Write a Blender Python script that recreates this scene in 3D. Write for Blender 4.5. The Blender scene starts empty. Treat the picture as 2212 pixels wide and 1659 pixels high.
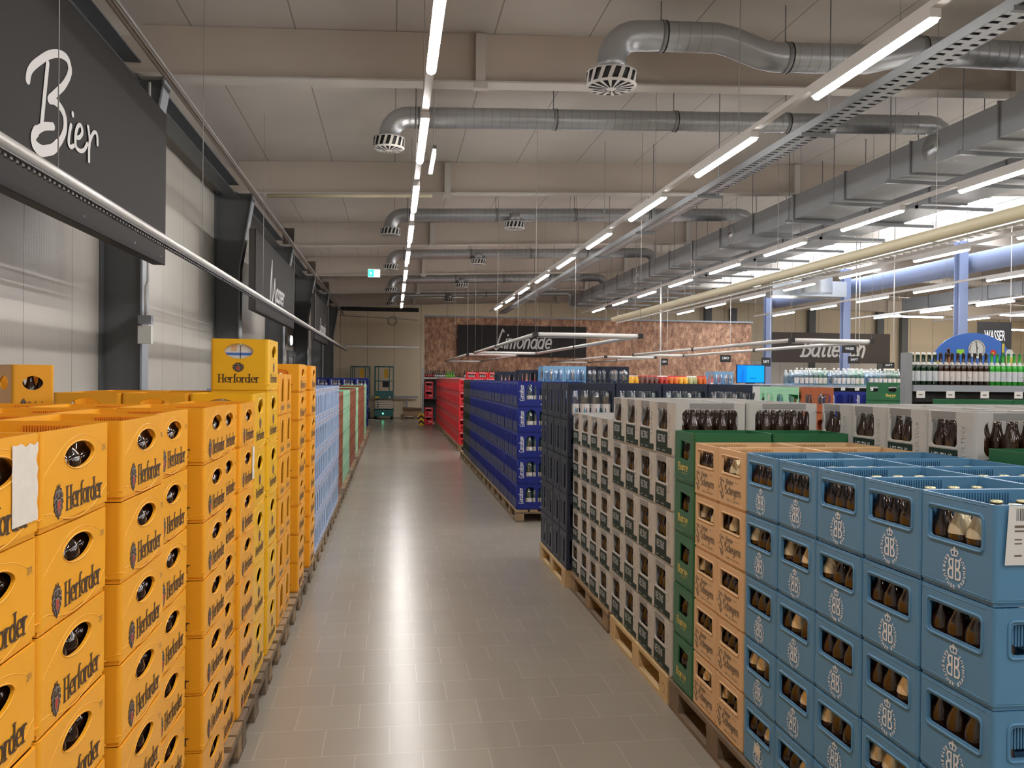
import bpy, bmesh, math, random
from math import pi, sin, cos, radians as R
from mathutils import Matrix, Vector
random.seed(11)
S = bpy.context.scene
COL = S.collection

# ------------------------------------------------------------------ camera
cam = bpy.data.cameras.new('camera'); camo = bpy.data.objects.new('camera', cam); COL.objects.link(camo)
FPX = 1850.0
cam.sensor_fit = 'HORIZONTAL'; cam.sensor_width = 36.0; cam.lens = 36.0 * FPX / 2212
cam.clip_start = .05; cam.clip_end = 200
YAW = math.atan(258 / FPX); PIT = math.atan((818 - 829.5) / FPX); ROLL = .01
D = Vector((sin(YAW) * cos(PIT), cos(YAW) * cos(PIT), sin(PIT)))
r0 = Vector((cos(YAW), -sin(YAW), 0)); u0 = r0.cross(D)
RR = cos(ROLL) * r0 + sin(ROLL) * u0; UU = -sin(ROLL) * r0 + cos(ROLL) * u0
mw = Matrix(((RR.x, UU.x, -D.x, 0), (RR.y, UU.y, -D.y, 0), (RR.z, UU.z, -D.z, 1.70), (0, 0, 0, 1)))
camo.matrix_world = mw
S.camera = camo
# ------------------------------------------------------------------ world, exposure
w = bpy.data.worlds.new('world'); S.world = w; w.use_nodes = True
w.node_tree.nodes['Background'].inputs[0].default_value = (.75, .85, 1, 1)
w.node_tree.nodes['Background'].inputs[1].default_value = .25
S.view_settings.view_transform = 'Standard'; S.view_settings.look = 'None'
S.view_settings.gamma = 1; S.view_settings.use_curve_mapping = False
S.view_settings.exposure = 0.62
LAMP = 62.0      # strength of the strip lights
SKY = 4.5        # strength of the daylight in the ridge glazing
cy = S.cycles
cy.max_bounces = 5; cy.diffuse_bounces = 3; cy.glossy_bounces = 3; cy.transmission_bounces = 3
cy.transparent_max_bounces = 8; cy.caustics_reflective = False; cy.caustics_refractive = False
cy.sample_clamp_indirect = 4; cy.use_adaptive_sampling = True; cy.adaptive_threshold = .03
cy.use_denoising = True

# ------------------------------------------------------------------ materials
def mat(name, c, rough=.5, metal=0, noise=.0, nscale=8, spec=.5, bump=0, emit=None, est=0, alpha=None):
    m = bpy.data.materials.new(name); m.use_nodes = True
    nt = m.node_tree; b = nt.nodes['Principled BSDF']
    b.inputs['Base Color'].default_value = (*c, 1); b.inputs['Roughness'].default_value = rough
    b.inputs['Metallic'].default_value = metal; b.inputs['Specular IOR Level'].default_value = spec
    if emit:
        b.inputs['Emission Color'].default_value = (*emit, 1); b.inputs['Emission Strength'].default_value = est
    if noise or bump:
        tc = nt.nodes.new('ShaderNodeTexCoord'); n = nt.nodes.new('ShaderNodeTexNoise')
        n.inputs['Scale'].default_value = nscale; n.inputs['Detail'].default_value = 4
        nt.links.new(tc.outputs['Object'], n.inputs['Vector'])
        if noise:
            hs = nt.nodes.new('ShaderNodeMix'); hs.data_type = 'RGBA'
            hs.inputs[6].default_value = (*[max(0, x * (1 - noise)) for x in c], 1)
            hs.inputs[7].default_value = (*[min(1, x * (1 + noise)) for x in c], 1)
            nt.links.new(n.outputs['Fac'], hs.inputs[0]); nt.links.new(hs.outputs[2], b.inputs['Base Color'])
        if bump:
            bp = nt.nodes.new('ShaderNodeBump'); bp.inputs['Strength'].default_value = bump; bp.inputs['Distance'].default_value = .01
            nt.links.new(n.outputs['Fac'], bp.inputs['Height']); nt.links.new(bp.outputs[0], b.inputs['Normal'])
    return m
def glassy(name, c, tr=.7, rough=.08):
    m = bpy.data.materials.new(name); m.use_nodes = True; nt = m.node_tree
    for n in list(nt.nodes): nt.nodes.remove(n)
    o = nt.nodes.new('ShaderNodeOutputMaterial'); mx = nt.nodes.new('ShaderNodeMixShader')
    t = nt.nodes.new('ShaderNodeBsdfTransparent'); t.inputs[0].default_value = (*c, 1)
    p = nt.nodes.new('ShaderNodeBsdfGlossy'); p.inputs['Color'].default_value = (.95, .97, 1, 1); p.inputs['Roughness'].default_value = rough
    lw = nt.nodes.new('ShaderNodeLayerWeight'); lw.inputs[0].default_value = .35
    mr = nt.nodes.new('ShaderNodeMapRange'); mr.inputs[3].default_value = (1 - tr)*.5; mr.inputs[4].default_value = .75
    nt.links.new(lw.outputs['Facing'], mr.inputs[0]); nt.links.new(mr.outputs[0], mx.inputs[0])
    nt.links.new(t.outputs[0], mx.inputs[1]); nt.links.new(p.outputs[0], mx.inputs[2]); nt.links.new(mx.outputs[0], o.inputs[0])
    return m
def lines_mat(name, c, axis, pitch, width, dark, rough=.5, fine=0, metal=0, bumpy=0):
    """panel joints every `pitch` metres along `axis` ('X','Y','Z'), optional fine ribbing as bump"""
    m = mat(name, c, rough, metal); nt = m.node_tree; b = nt.nodes['Principled BSDF']
    tc = nt.nodes.new('ShaderNodeTexCoord'); sx = nt.nodes.new('ShaderNodeSeparateXYZ'); nt.links.new(tc.outputs['Object'], sx.inputs[0])
    def mth(op, a, bb):
        n = nt.nodes.new('ShaderNodeMath'); n.operation = op
        for i, v in enumerate((a, bb)):
            if v is None: continue
            if isinstance(v, (int, float)): n.inputs[i].default_value = v
            else: nt.links.new(v, n.inputs[i])
        return n.outputs[0]
    q = mth('FRACT', mth('DIVIDE', mth('ADD', sx.outputs[axis], 100), pitch), None)
    l = mth('LESS_THAN', q, width / pitch)
    nz = nt.nodes.new('ShaderNodeTexNoise'); nz.inputs['Scale'].default_value = 1.3; nz.inputs['Detail'].default_value = 5
    nt.links.new(tc.outputs['Object'], nz.inputs['Vector'])
    mx0 = nt.nodes.new('ShaderNodeMix'); mx0.data_type = 'RGBA'
    mx0.inputs[6].default_value = (*[x * .9 for x in c], 1); mx0.inputs[7].default_value = (*[x * 1.08 for x in c], 1)
    nt.links.new(nz.outputs['Fac'], mx0.inputs[0])
    mx = nt.nodes.new('ShaderNodeMix'); mx.data_type = 'RGBA'
    mx.inputs[7].default_value = (*dark, 1)
    nt.links.new(l, mx.inputs[0]); nt.links.new(mx0.outputs[2], mx.inputs[6]); nt.links.new(mx.outputs[2], b.inputs['Base Color'])
    if fine:
        f = mth('FRACT', mth('DIVIDE', mth('ADD', sx.outputs[axis], 100), fine), None)
        g = mth('PINGPONG', f, .5)
        bp = nt.nodes.new('ShaderNodeBump'); bp.inputs['Strength'].default_value = .35; bp.inputs['Distance'].default_value = .004
        nt.links.new(g, bp.inputs['Height']); nt.links.new(bp.outputs[0], b.inputs['Normal'])
    return m
M = {}
def dm(k, *a, **kw): M[k] = mat(k, *a, **kw)
dm('yellow', (.90, .405, .020), .34, noise=.07, nscale=5)
dm('lemon', (.90, .50, .012), .34, noise=.07, nscale=5)
dm('orange', (.88, .28, .02), .36, noise=.06)
dm('ink', (.075, .045, .03), .6, spec=.2)
dm('ink_grey', (.17, .135, .105), .6, spec=.2)
dm('crest_grey', (.30, .28, .25), .5)
dm('red_ink', (.45, .05, .03), .5)
dm('white_ink', (.78, .80, .82), .5)
dm('silver_ink', (.62, .66, .70), .45)
dm('gold_ink', (.72, .55, .12), .4)
dm('bay_blue', (.10, .265, .45), .38, noise=.07, nscale=6)
dm('beige', (.70, .46, .25), .42, noise=.05)
dm('barre_green', (.018, .13, .05), .36, noise=.07)
dm('velt_grey', (.52, .51, .485), .42, noise=.04)
dm('velt_dark', (.27, .265, .26), .45)
dm('velt_green', (.016, .034, .026), .6, spec=.2)
dm('navy', (.022, .029, .052), .45, noise=.08, spec=.3)
dm('royal', (.014, .025, .20), .4, noise=.08, spec=.3)
dm('slot_dark', (.10, .11, .13), .5)
dm('blackgreen', (.012, .02, .016), .4)
dm('red', (.68, .028, .040), .36, noise=.06)
dm('red_dark', (.45, .05, .06), .45)
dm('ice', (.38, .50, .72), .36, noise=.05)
dm('ice_band', (.36, .37, .46), .45)  # pale purple bands on the pale blue water crates
dm('brown', (.26, .078, .032), .45, noise=.08)
dm('mint', (.33, .64, .41), .4, noise=.06)
dm('rust', (.42, .12, .045), .42, noise=.06)
dm('white_plastic', (.62, .63, .60), .4)
dm('pale_blue', (.20, .40, .62), .36)
dm('teal', (.03, .17, .18), .4)
dm('wood', (.31, .21, .115), .75, noise=.25, nscale=14)
dm('wood_dark', (.18, .13, .085), .8, noise=.3, nscale=14)
dm('wood_new', (.58, .42, .22), .7, noise=.2, nscale=14)
dm('paper', (.72, .66, .58), .7, noise=.12, nscale=40)
dm('galv', (.44, .46, .48), .33, metal=.75, noise=.12, nscale=6)
dm('galv_dark', (.22, .23, .24), .45, metal=.5, noise=.12, nscale=5)
dm('galv_box', (.30, .315, .33), .42, metal=.45, noise=.1, nscale=3)
dm('white_metal', (.66, .65, .63), .4)
dm('alu', (.62, .62, .62), .3, metal=.6)
dm('black', (.012, .012, .013), .5)
dm('black_gloss', (.006, .006, .007), .15)
dm('steel_paint', (.135, .145, .155), .5, noise=.05)
dm('steel_light', (.30, .33, .37), .45)
dm('steel_blue', (.17, .205, .32), .45, spec=.3)
dm('beam', (.57, .50, .435), .6, noise=.04, nscale=2)
dm('beam_flange', (.58, .55, .51), .6)
dm('sign', (.034, .032, .032), .7, noise=.18, nscale=60, spec=.15)
dm('sign_box', (.06, .056, .053), .6)
dm('sign_brown', (.055, .042, .036), .6)
dm('letter', (.62, .61, .60), .6, spec=.2)
dm('cream', (.66, .60, .42), .45)
dm('tube_grey', (.55, .54, .52), .32, metal=.3)
dm('pipe_grey', (.30, .255, .225), .5)
dm('wire', (.35, .34, .33), .5)
dm('brown_glass', (.028, .012, .006), .06, spec=.8)
dm('green_glass', (.03, .40, .03), .07, spec=.8)
dm('dkgreen_glass', (.004, .03, .01), .07, spec=.8)
dm('cap_gold', (.75, .68, .42), .3, metal=.7)
dm('cap_white', (.8, .8, .78), .4)
dm('foil', (.72, .62, .42), .3, metal=.4, noise=.1, nscale=60)
dm('label_white', (.66, .62, .60), .55)
dm('label_blue', (.05, .30, .50), .5)
dm('label_green', (.25, .42, .10), .5)
dm('juice_yellow', (.85, .45, .03), .3)
dm('juice_orange', (.75, .16, .02), .3)
dm('juice_red', (.50, .03, .02), .3)
dm('juice_brown', (.16, .06, .045), .3)
dm('juice_pale', (.50, .52, .25), .3)
dm('pink_stack', (.60, .12, .10), .45)
dm('concrete', (.36, .34, .31), .8, noise=.1)
dm('cardboard', (.36, .25, .16), .8, noise=.1)
dm('chev_yellow', (.85, .50, .03), .5)
dm('tag_white', (.75, .75, .73), .5)
dm('exit_green', (.02, .45, .22), .4, emit=(.05, .9, .45), est=1.2)
dm('exit_white', (.8, .9, .85), .4, emit=(.8, 1, .9), est=1.6)
dm('led_white', (.9, .95, 1), .4, emit=(.85, .97, 1), est=3)
dm('led_green', (.1, .9, .4), .4, emit=(.1, 1, .4), est=6)
dm('lamp_glow', (1, 1, 1), .4, emit=(1, .96, .93), est=LAMP)
dm('lamp_house', (.62, .60, .58), .4)
dm('far_lamp', (1, 1, 1), .4, emit=(1, .93, .84), est=LAMP)
dm('sky_pane', (.9, .95, 1), .4, emit=(.86, .92, 1), est=SKY)
dm('screen', (.0, .05, .2), .2, emit=(0, .20, .75), est=.8)
dm('screen_lit', (.0, .1, .2), .2, emit=(0, .33, .80), est=.7)
dm('screen_dark', (0, .05, .2), .2, emit=(0, .14, .55), est=.8)
dm('duvet_blue', (.06, .19, .66), .35)
dm('lime', (.35, .75, .05), .5)
dm('flower', (.7, .03, .02), .5)
M['pet'] = glassy('pet', (.84, .89, .92), .72)
M['pet_green'] = glassy('pet_green', (.55, .80, .66), .6)
M['pet_blue'] = glassy('pet_blue', (.62, .80, .92), .6)
M['wall_panel'] = lines_mat('wall_panel', (.54, .51, .46), 'Y', 1.0, .012, (.2, .19, .17), .38, fine=.05)
M['back_panel'] = lines_mat('back_panel', (.80, .68, .50), 'X', 1.15, .02, (.3, .27, .22), .5)
M['roof'] = lines_mat('roof', (.64, .60, .56), 'X', 1.0, .014, (.3, .28, .25), .5)
M['white_panel'] = lines_mat('white_panel', (.82, .78, .72), 'X', 1.2, .02, (.4, .38, .34), .5)
def floor_mat():
    m = mat('floor_tile', (.3, .28, .25), .33); nt = m.node_tree; b = nt.nodes['Principled BSDF']
    tc = nt.nodes.new('ShaderNodeTexCoord'); br = nt.nodes.new('ShaderNodeTexBrick')
    br.inputs['Scale'].default_value = 1; br.inputs['Brick Width'].default_value = .3; br.inputs['Row Height'].default_value = .3
    br.inputs['Mortar Size'].default_value = .0022; br.inputs['Mortar Smooth'].default_value = .2; br.offset = .5
    br.inputs['Color1'].default_value = (.300, .266, .220, 1); br.inputs['Color2'].default_value = (.314, .280, .232, 1)
    br.inputs['Mortar'].default_value = (.40, .36, .305, 1)
    nt.links.new(tc.outputs['Object'], br.inputs['Vector'])
    n = nt.nodes.new('ShaderNodeTexNoise'); n.inputs['Scale'].default_value = 1.2; n.inputs['Detail'].default_value = 6
    nt.links.new(tc.outputs['Object'], n.inputs['Vector'])
    mx = nt.nodes.new('ShaderNodeMix'); mx.data_type = 'RGBA'; mx.blend_type = 'MULTIPLY'; mx.inputs[0].default_value = .35
    cr = nt.nodes.new('ShaderNodeValToRGB'); cr.color_ramp.elements[0].position = .3; cr.color_ramp.elements[0].color = (.85, .85, .85, 1)
    cr.color_ramp.elements[1].position = .7
    nt.links.new(n.outputs['Fac'], cr.inputs[0]); nt.links.new(br.outputs['Color'], mx.inputs[6]); nt.links.new(cr.outputs[0], mx.inputs[7])
    nt.links.new(mx.outputs[2], b.inputs['Base Color'])
    mr = nt.nodes.new('ShaderNodeMapRange'); mr.inputs[3].default_value = .23; mr.inputs[4].default_value = .27
    nt.links.new(n.outputs['Fac'], mr.inputs[0]); nt.links.new(mr.outputs[0], b.inputs['Roughness'])
    bp = nt.nodes.new('ShaderNodeBump'); bp.inputs['Strength'].default_value = .15; bp.inputs['Distance'].default_value = .002; bp.invert = True
    nt.links.new(br.outputs['Fac'], bp.inputs['Height']); nt.links.new(bp.outputs[0], b.inputs['Normal'])
    return m
M['floor'] = floor_mat()
def bark_mat():
    m = mat('chipboard', (.4, .22, .13), .75); nt = m.node_tree; b = nt.nodes['Principled BSDF']
    tc = nt.nodes.new('ShaderNodeTexCoord'); mp = nt.nodes.new('ShaderNodeMapping'); mp.inputs['Scale'].default_value = (1, 1, .55)
    n = nt.nodes.new('ShaderNodeTexNoise'); n.inputs['Scale'].default_value = 9; n.inputs['Detail'].default_value = 9; n.inputs['Roughness'].default_value = .75
    n2 = nt.nodes.new('ShaderNodeTexNoise'); n2.inputs['Scale'].default_value = 1.1; n2.inputs['Detail'].default_value = 4
    nt.links.new(tc.outputs['Object'], mp.inputs[0]); nt.links.new(mp.outputs[0], n.inputs['Vector']); nt.links.new(mp.outputs[0], n2.inputs['Vector'])
    cr = nt.nodes.new('ShaderNodeValToRGB'); e = cr.color_ramp.elements
    e[0].position = .36; e[0].color = (.20, .10, .065, 1); e[1].position = .66; e[1].color = (.82, .52, .33, 1)
    x = e.new(.5); x.color = (.46, .25, .155, 1)
    mx = nt.nodes.new('ShaderNodeMix'); mx.data_type = 'RGBA'; mx.blend_type = 'MULTIPLY'; mx.inputs[0].default_value = .5
    cr2 = nt.nodes.new('ShaderNodeValToRGB'); cr2.color_ramp.elements[0].position = .35; cr2.color_ramp.elements[0].color = (.45, .4, .4, 1); cr2.color_ramp.elements[1].position = .65
    nt.links.new(n.outputs['Fac'], cr.inputs[0]); nt.links.new(n2.outputs['Fac'], cr2.inputs[0])
    nt.links.new(cr.outputs[0], mx.inputs[6]); nt.links.new(cr2.outputs[0], mx.inputs[7]); nt.links.new(mx.outputs[2], b.inputs['Base Color'])
    return m
M['bark'] = bark_mat()

# ------------------------------------------------------------------ mesh helpers
class MB:
    def __init__(s): s.v = []; s.f = []; s.m = []; s.mats = []; s.sm = []
    def mi(s, k):
        if k not in s.mats: s.mats.append(k)
        return s.mats.index(k)
    def add(s, vs, fs, k, M4=None, smooth=False, lift=0, lv=(0,0,1)):
        o = len(s.v); i = s.mi(k)
        if lift:     # neighbouring pen strokes overlap: let each lie a hair above the one before
            vs = [Vector(p) for p in vs]; lv = Vector(lv)
            for j, f in enumerate(fs):
                for a in f: vs[a] = vs[a] + lv*lift*(j % 30)
        s.v += [tuple(M4 @ Vector(p)) for p in vs] if M4 else [tuple(p) for p in vs]
        for f in fs: s.f.append(tuple(o + a for a in f)); s.m.append(i); s.sm.append(smooth)
    def box(s, x0, x1, y0, y1, z0, z1, k, M4=None):
        s.add([(x0,y0,z0),(x1,y0,z0),(x1,y1,z0),(x0,y1,z0),(x0,y0,z1),(x1,y0,z1),(x1,y1,z1),(x0,y1,z1)],
              [(3,2,1,0),(4,5,6,7),(0,1,5,4),(1,2,6,5),(2,3,7,6),(3,0,4,7)], k, M4)
    def hexa(s, b, t, k):   # bottom quad, top quad
        s.add(list(b) + list(t), [(3,2,1,0),(4,5,6,7),(0,1,5,4),(1,2,6,5),(2,3,7,6),(3,0,4,7)], k)
    def tube(s, pts, r, k, n=8, caps=True, smooth=True, rs=None, n0=None):
        pts = [Vector(p) for p in pts]; vs = []; fs = []
        up = Vector(n0) if n0 else None
        for i, p in enumerate(pts):
            d = (pts[min(i+1, len(pts)-1)] - pts[max(i-1, 0)]).normalized()
            if up is None: up = Vector((0,0,1)) if abs(d.z) < .9 else Vector((1,0,0))
            a = d.cross(up).normalized(); b = a.cross(d).normalized(); up = b
            rr = rs[i] if rs else r
            for j in range(n):
                t = 2*pi*j/n; vs.append(p + rr*(cos(t)*a + sin(t)*b))
        for i in range(len(pts)-1):
            for j in range(n):
                q = (j+1) % n; fs.append((i*n+j, i*n+q, (i+1)*n+q, (i+1)*n+j))
        s.add(vs, fs, k, smooth=smooth)
        if caps:
            o = len(s.v) - len(vs)
            s.f.append(tuple(o+j for j in reversed(range(n)))); s.m.append(s.mi(k)); s.sm.append(False)
            s.f.append(tuple(o+(len(pts)-1)*n+j for j in range(n))); s.m.append(s.mi(k)); s.sm.append(False)
    def lathe(s, prof, k, n=12, M4=None, smooth=True):
        vs = []; fs = []
        for (r, z) in prof:
            for j in range(n):
                t = 2*pi*j/n; vs.append((r*cos(t), r*sin(t), z))
        for i in range(len(prof)-1):
            for j in range(n):
                q = (j+1) % n; fs.append((i*n+j, i*n+q, (i+1)*n+q, (i+1)*n+j))
        s.add(vs, fs, k, M4, smooth)
    def mesh(s, name):
        me = bpy.data.meshes.new(name); me.from_pydata(s.v, [], s.f)
        for k in s.mats: me.materials.append(M[k])
        me.polygons.foreach_set('material_index', s.m); me.polygons.foreach_set('use_smooth', s.sm)
        me.update(); return me
    def build(s, name, parent=None, loc=(0,0,0), rz=0):
        o = bpy.data.objects.new(name, s.mesh(name)); COL.objects.link(o)
        o.location = loc; o.rotation_euler = (0,0,rz)
        if parent is not None: o.parent = parent
        return o
def tag(o, label, cat, group=None):
    o['label'] = label; o['category'] = cat
    if group: o['group'] = group
    return o
def struct(o): o['kind'] = 'structure'; return o
def empty(name, loc=(0,0,0), rz=0):
    o = bpy.data.objects.new(name, None); COL.objects.link(o); o.location = loc; o.rotation_euler = (0,0,rz); o.empty_display_size = .1
    return o
def clone(o, loc=None, rz=None, parent=None):
    c = o.copy(); COL.objects.link(c); c.parent = parent
    if loc is not None: c.location = loc
    if rz is not None: c.rotation_euler = (0,0,rz)
    for ch in o.children: clone(ch, parent=c)
    return c

# filled 2-D shapes with holes, through a curve
def fill2d(polys, extrude=0.0, bevel=0.0):
    cu = bpy.data.curves.new('c', 'CURVE'); cu.dimensions = '2D'; cu.fill_mode = 'BOTH'; cu.extrude = extrude
    for pl in polys:
        sp = cu.splines.new('POLY'); sp.points.add(len(pl)-1)
        for i, (x, y) in enumerate(pl): sp.points[i].co = (x, y, 0, 1)
        sp.use_cyclic_u = True
    o = bpy.data.objects.new('c', cu); COL.objects.link(o)
    dg = bpy.context.evaluated_depsgraph_get(); dg.update()
    me = bpy.data.meshes.new_from_object(o.evaluated_get(dg))
    vs = [tuple(v.co) for v in me.vertices]; fs = [tuple(p.vertices) for p in me.polygons]
    bpy.data.objects.remove(o); bpy.data.curves.remove(cu); bpy.data.meshes.remove(me)
    return vs, fs
_tx = {}
def text2d(s, size=1.0, off=0.0, sx=1.0, align='CENTER', spacing=1.0):
    key = (s, size, off, sx, align, spacing)
    if key in _tx: return _tx[key]
    cu = bpy.data.curves.new('t', 'FONT'); cu.body = s; cu.size = size; cu.offset = off; cu.align_x = align; cu.align_y = 'CENTER'
    cu.space_character = spacing; cu.resolution_u = 2
    o = bpy.data.objects.new('t', cu); COL.objects.link(o)
    dg = bpy.context.evaluated_depsgraph_get(); dg.update()
    me = bpy.data.meshes.new_from_object(o.evaluated_get(dg))
    vs = [(v.co.x*sx, v.co.y, 0) for v in me.vertices]; fs = [tuple(p.vertices) for p in me.polygons]
    bpy.data.objects.remove(o); bpy.data.curves.remove(cu); bpy.data.meshes.remove(me)
    _tx[key] = (vs, fs); return vs, fs
def fit(vf, cx, cy_, w_, h_):
    vs, fs = vf
    xs = [v[0] for v in vs]; ys = [v[1] for v in vs]
    x0, x1, y0, y1 = min(xs), max(xs), min(ys), max(ys)
    return [(cx + ((v[0]-x0)/(x1-x0)-.5)*w_, cy_ + ((v[1]-y0)/(y1-y0)-.5)*h_, 0) for v in vs], fs

# pen strokes: a nib swept along polylines
def hull(pts):
    pts = sorted(set((round(a,6), round(b,6)) for a, b in pts))
    if len(pts) < 3: return pts
    def half(p):
        h = []
        for q in p:
            while len(h) >= 2 and (h[-1][0]-h[-2][0])*(q[1]-h[-2][1]) - (h[-1][1]-h[-2][1])*(q[0]-h[-2][0]) <= 0: h.pop()
            h.append(q)
        return h
    a = half(pts); b = half(pts[::-1]); return a[:-1] + b[:-1]
def nib(polyl, nw, nh, ang=0, k=8, sm=False, sx=1, slant=0, ox=0, oy=0, sy=1):
    """list of polylines -> (verts, faces); elliptical nib of half-size nw x nh turned by ang"""
    N = []
    for j in range(k):
        t = 2*pi*(j+.5)/k; x, y = nw*cos(t), nh*sin(t); N.append((x*cos(ang)-y*sin(ang), x*sin(ang)+y*cos(ang)))
    vs = []; fs = []
    for pl in polyl:
        if sm: pl = smooth(pl)
        pl = [(ox + (x + slant*y)*sx, oy + y*sy) for x, y in pl]
        if len(pl) == 1: pl = pl*2
        for a, b in zip(pl[:-1], pl[1:]):
            h = hull([(a[0]+n[0], a[1]+n[1]) for n in N] + [(b[0]+n[0], b[1]+n[1]) for n in N])
            o = len(vs); vs += [(x, y, 0) for x, y in h]; fs.append(tuple(range(o, o+len(h))))
    return vs, fs
def arc(cx, cy_, rx, ry, a0, a1, n=10): return [(cx+rx*cos(R(a0+(a1-a0)*i/n)), cy_+ry*sin(R(a0+(a1-a0)*i/n))) for i in range(n+1)]
G = {
 'o': (.85, [arc(.4,.5,.33,.46,0,360,14)]),
 'e': (.80, [[(.08,.5),(.70,.5)]+arc(.4,.5,.32,.47,0,310,12)]),
 'r': (.62, [[(.14,0),(.14,.96)], [(.14,.62),(.30,.88),(.46,.93),(.54,.86)]]),
 'f': (.52, [[(.52,1.46),(.40,1.52),(.26,1.38),(.24,1.1),(.24,0)], [(.04,.96),(.48,.96)]]),
 'd': (.92, [arc(.38,.48,.31,.46,0,360,14), [(.70,1.5),(.70,0)]]),
 'a': (.88, [arc(.38,.48,.31,.46,0,360,14), [(.70,.95),(.70,.08),(.82,0)]]),
 'b': (.88, [arc(.45,.48,.31,.46,0,360,14), [(.13,1.5),(.13,0)]]),
 'c': (.72, [arc(.4,.5,.33,.46,45,315,10)]),
 'h': (.85, [[(.13,1.5),(.13,0)], [(.13,.62),(.3,.92),(.52,.92),(.64,.7),(.64,0)]]),
 'i': (.30, [[(.14,0),(.14,.92)], [(.16,1.3),(.18,1.36)]]),
 'k': (.8, [[(.13,1.5),(.13,0)], [(.6,.92),(.16,.42),(.65,0)]]),
 'l': (.30, [[(.14,0),(.14,1.5)]]),
 'm': (1.25, [[(.12,0),(.12,.95)], [(.12,.62),(.28,.92),(.46,.9),(.55,.7),(.55,0)], [(.55,.62),(.7,.92),(.9,.9),(1.0,.7),(1.0,0)]]),
 'n': (.85, [[(.12,0),(.12,.95)], [(.12,.62),(.3,.92),(.52,.92),(.64,.7),(.64,0)]]),
 's': (.65, [[(.55,.82),(.42,.95),(.2,.93),(.12,.75),(.25,.57),(.45,.45),(.52,.25),(.38,.04),(.15,.03),(.06,.16)]]),
 't': (.55, [[(.26,1.3),(.26,.15),(.36,.02),(.5,.08)], [(.04,.95),(.52,.95)]]),
 'u': (.88, [[(.12,.95),(.12,.25),(.26,.04),(.5,.05),(.66,.25)], [(.66,.95),(.66,.1),(.8,0)]]),
 'y': (.85, [[(.12,.95),(.16,.3),(.32,.06),(.52,.1),(.66,.35)], [(.66,.95),(.66,-.2),(.5,-.46),(.2,-.4)]]),
 'H': (1.05, [[(.16,0),(.16,1.45)], [(.82,0),(.82,1.45)], [(.16,.74),(.82,.74)]]),
 'K': (.95, [[(.16,0),(.16,1.45)], [(.75,1.45),(.2,.7),(.8,0)]]),
 'S': (1.05, [[(.85,1.25),(.6,1.45),(.3,1.38),(.15,1.1),(.3,.85),(.65,.7),(.82,.4),(.65,.08),(.3,.0),(.1,.22)], [(.02,.7),(.0,1.2),(.12,1.5)]]),
 'B': (.98, [[(.18,0),(.18,1.45)], [(.05,1.42),(.55,1.45),(.75,1.25),(.7,.9),(.45,.76),(.2,.76)], [(.45,.76),(.8,.62),(.85,.3),(.65,.03),(.05,.0)]]),
}
SERIF = {'H': [(.16,0),(.16,1.45),(.82,0),(.82,1.45)], 'r': [(.14,0),(.10,.95)], 'f': [(.24,0)], 'd': [(.66,1.48),(.74,0)]}
def word(s, nw, nh, ang=0, sx=1, slant=0, serif=False, track=0, k=8):
    vs = []; fs = []; x = 0
    for ch in s:
        adv, pls = G[ch]; pls = [list(p) for p in pls]
        if serif:
            for (a, b) in SERIF.get(ch, []): pls.append([(a-.16, b), (a+.16, b)])
        v, f = nib(pls, nw, nh, ang, k, sx=sx, slant=slant, ox=x)
        o = len(vs); vs += v; fs += [tuple(o+i for i in q) for q in f]; x += (adv + track)*sx
    return vs, fs
def join(*parts):
    vs = []; fs = []
    for v, f in parts:
        o = len(vs); vs += v; fs += [tuple(o+i for i in q) for q in f]
    return vs, fs
def shift(vf, dx, dy, s=1, rot=0):
    c, sn = cos(rot), sin(rot)
    return [(dx + s*(x*c-y*sn), dy + s*(x*sn+y*c), 0) for x, y, _ in vf[0]], vf[1]

def rect(x0, x1, y0, y1): return [(x0,y0),(x1,y0),(x1,y1),(x0,y1)]
def rrect(x0, x1, y0, y1, r, n=4):
    out = []
    for cx, cy_, a in ((x1-r,y0+r,-90),(x1-r,y1-r,0),(x0+r,y1-r,90),(x0+r,y0+r,180)):
        for i in range(n+1): out.append((cx+r*cos(R(a+90*i/n)), cy_+r*sin(R(a+90*i/n))))
    return out
def lens(cx, cy_, a, b, n=10):
    """eye shape with blunt ends"""
    n = 14; up = [(cx + a*cos(R(t)), cy_ + b*abs(sin(R(t)))**1.15*(1 if sin(R(t)) >= 0 else -1)) for t in [i*360/(2*n) for i in range(2*n)]]
    return up
def archhole(x0, x1, y0, y1, n=8):
    r = (x1-x0)/2; cx = (x0+x1)/2
    return [(x0,y0),(x1,y0)] + [(cx+r*cos(R(180*i/n)), y1-r+r*sin(R(180*i/n))) for i in range(n+1)]

def smooth(p):
    if len(p) < 3: return p
    out = []
    for i in range(len(p)-1):
        p0, p1, p2, p3 = p[max(i-1,0)], p[i], p[i+1], p[min(i+2,len(p)-1)]
        for q in range(4):
            t = q/4
            out.append(tuple(.5*((2*p1[c]) + (-p0[c]+p2[c])*t + (2*p0[c]-5*p1[c]+4*p2[c]-p3[c])*t*t + (-p0[c]+3*p1[c]-3*p2[c]+p3[c])*t**3) for c in (0,1)))
    return out + [p[-1]]
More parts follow.
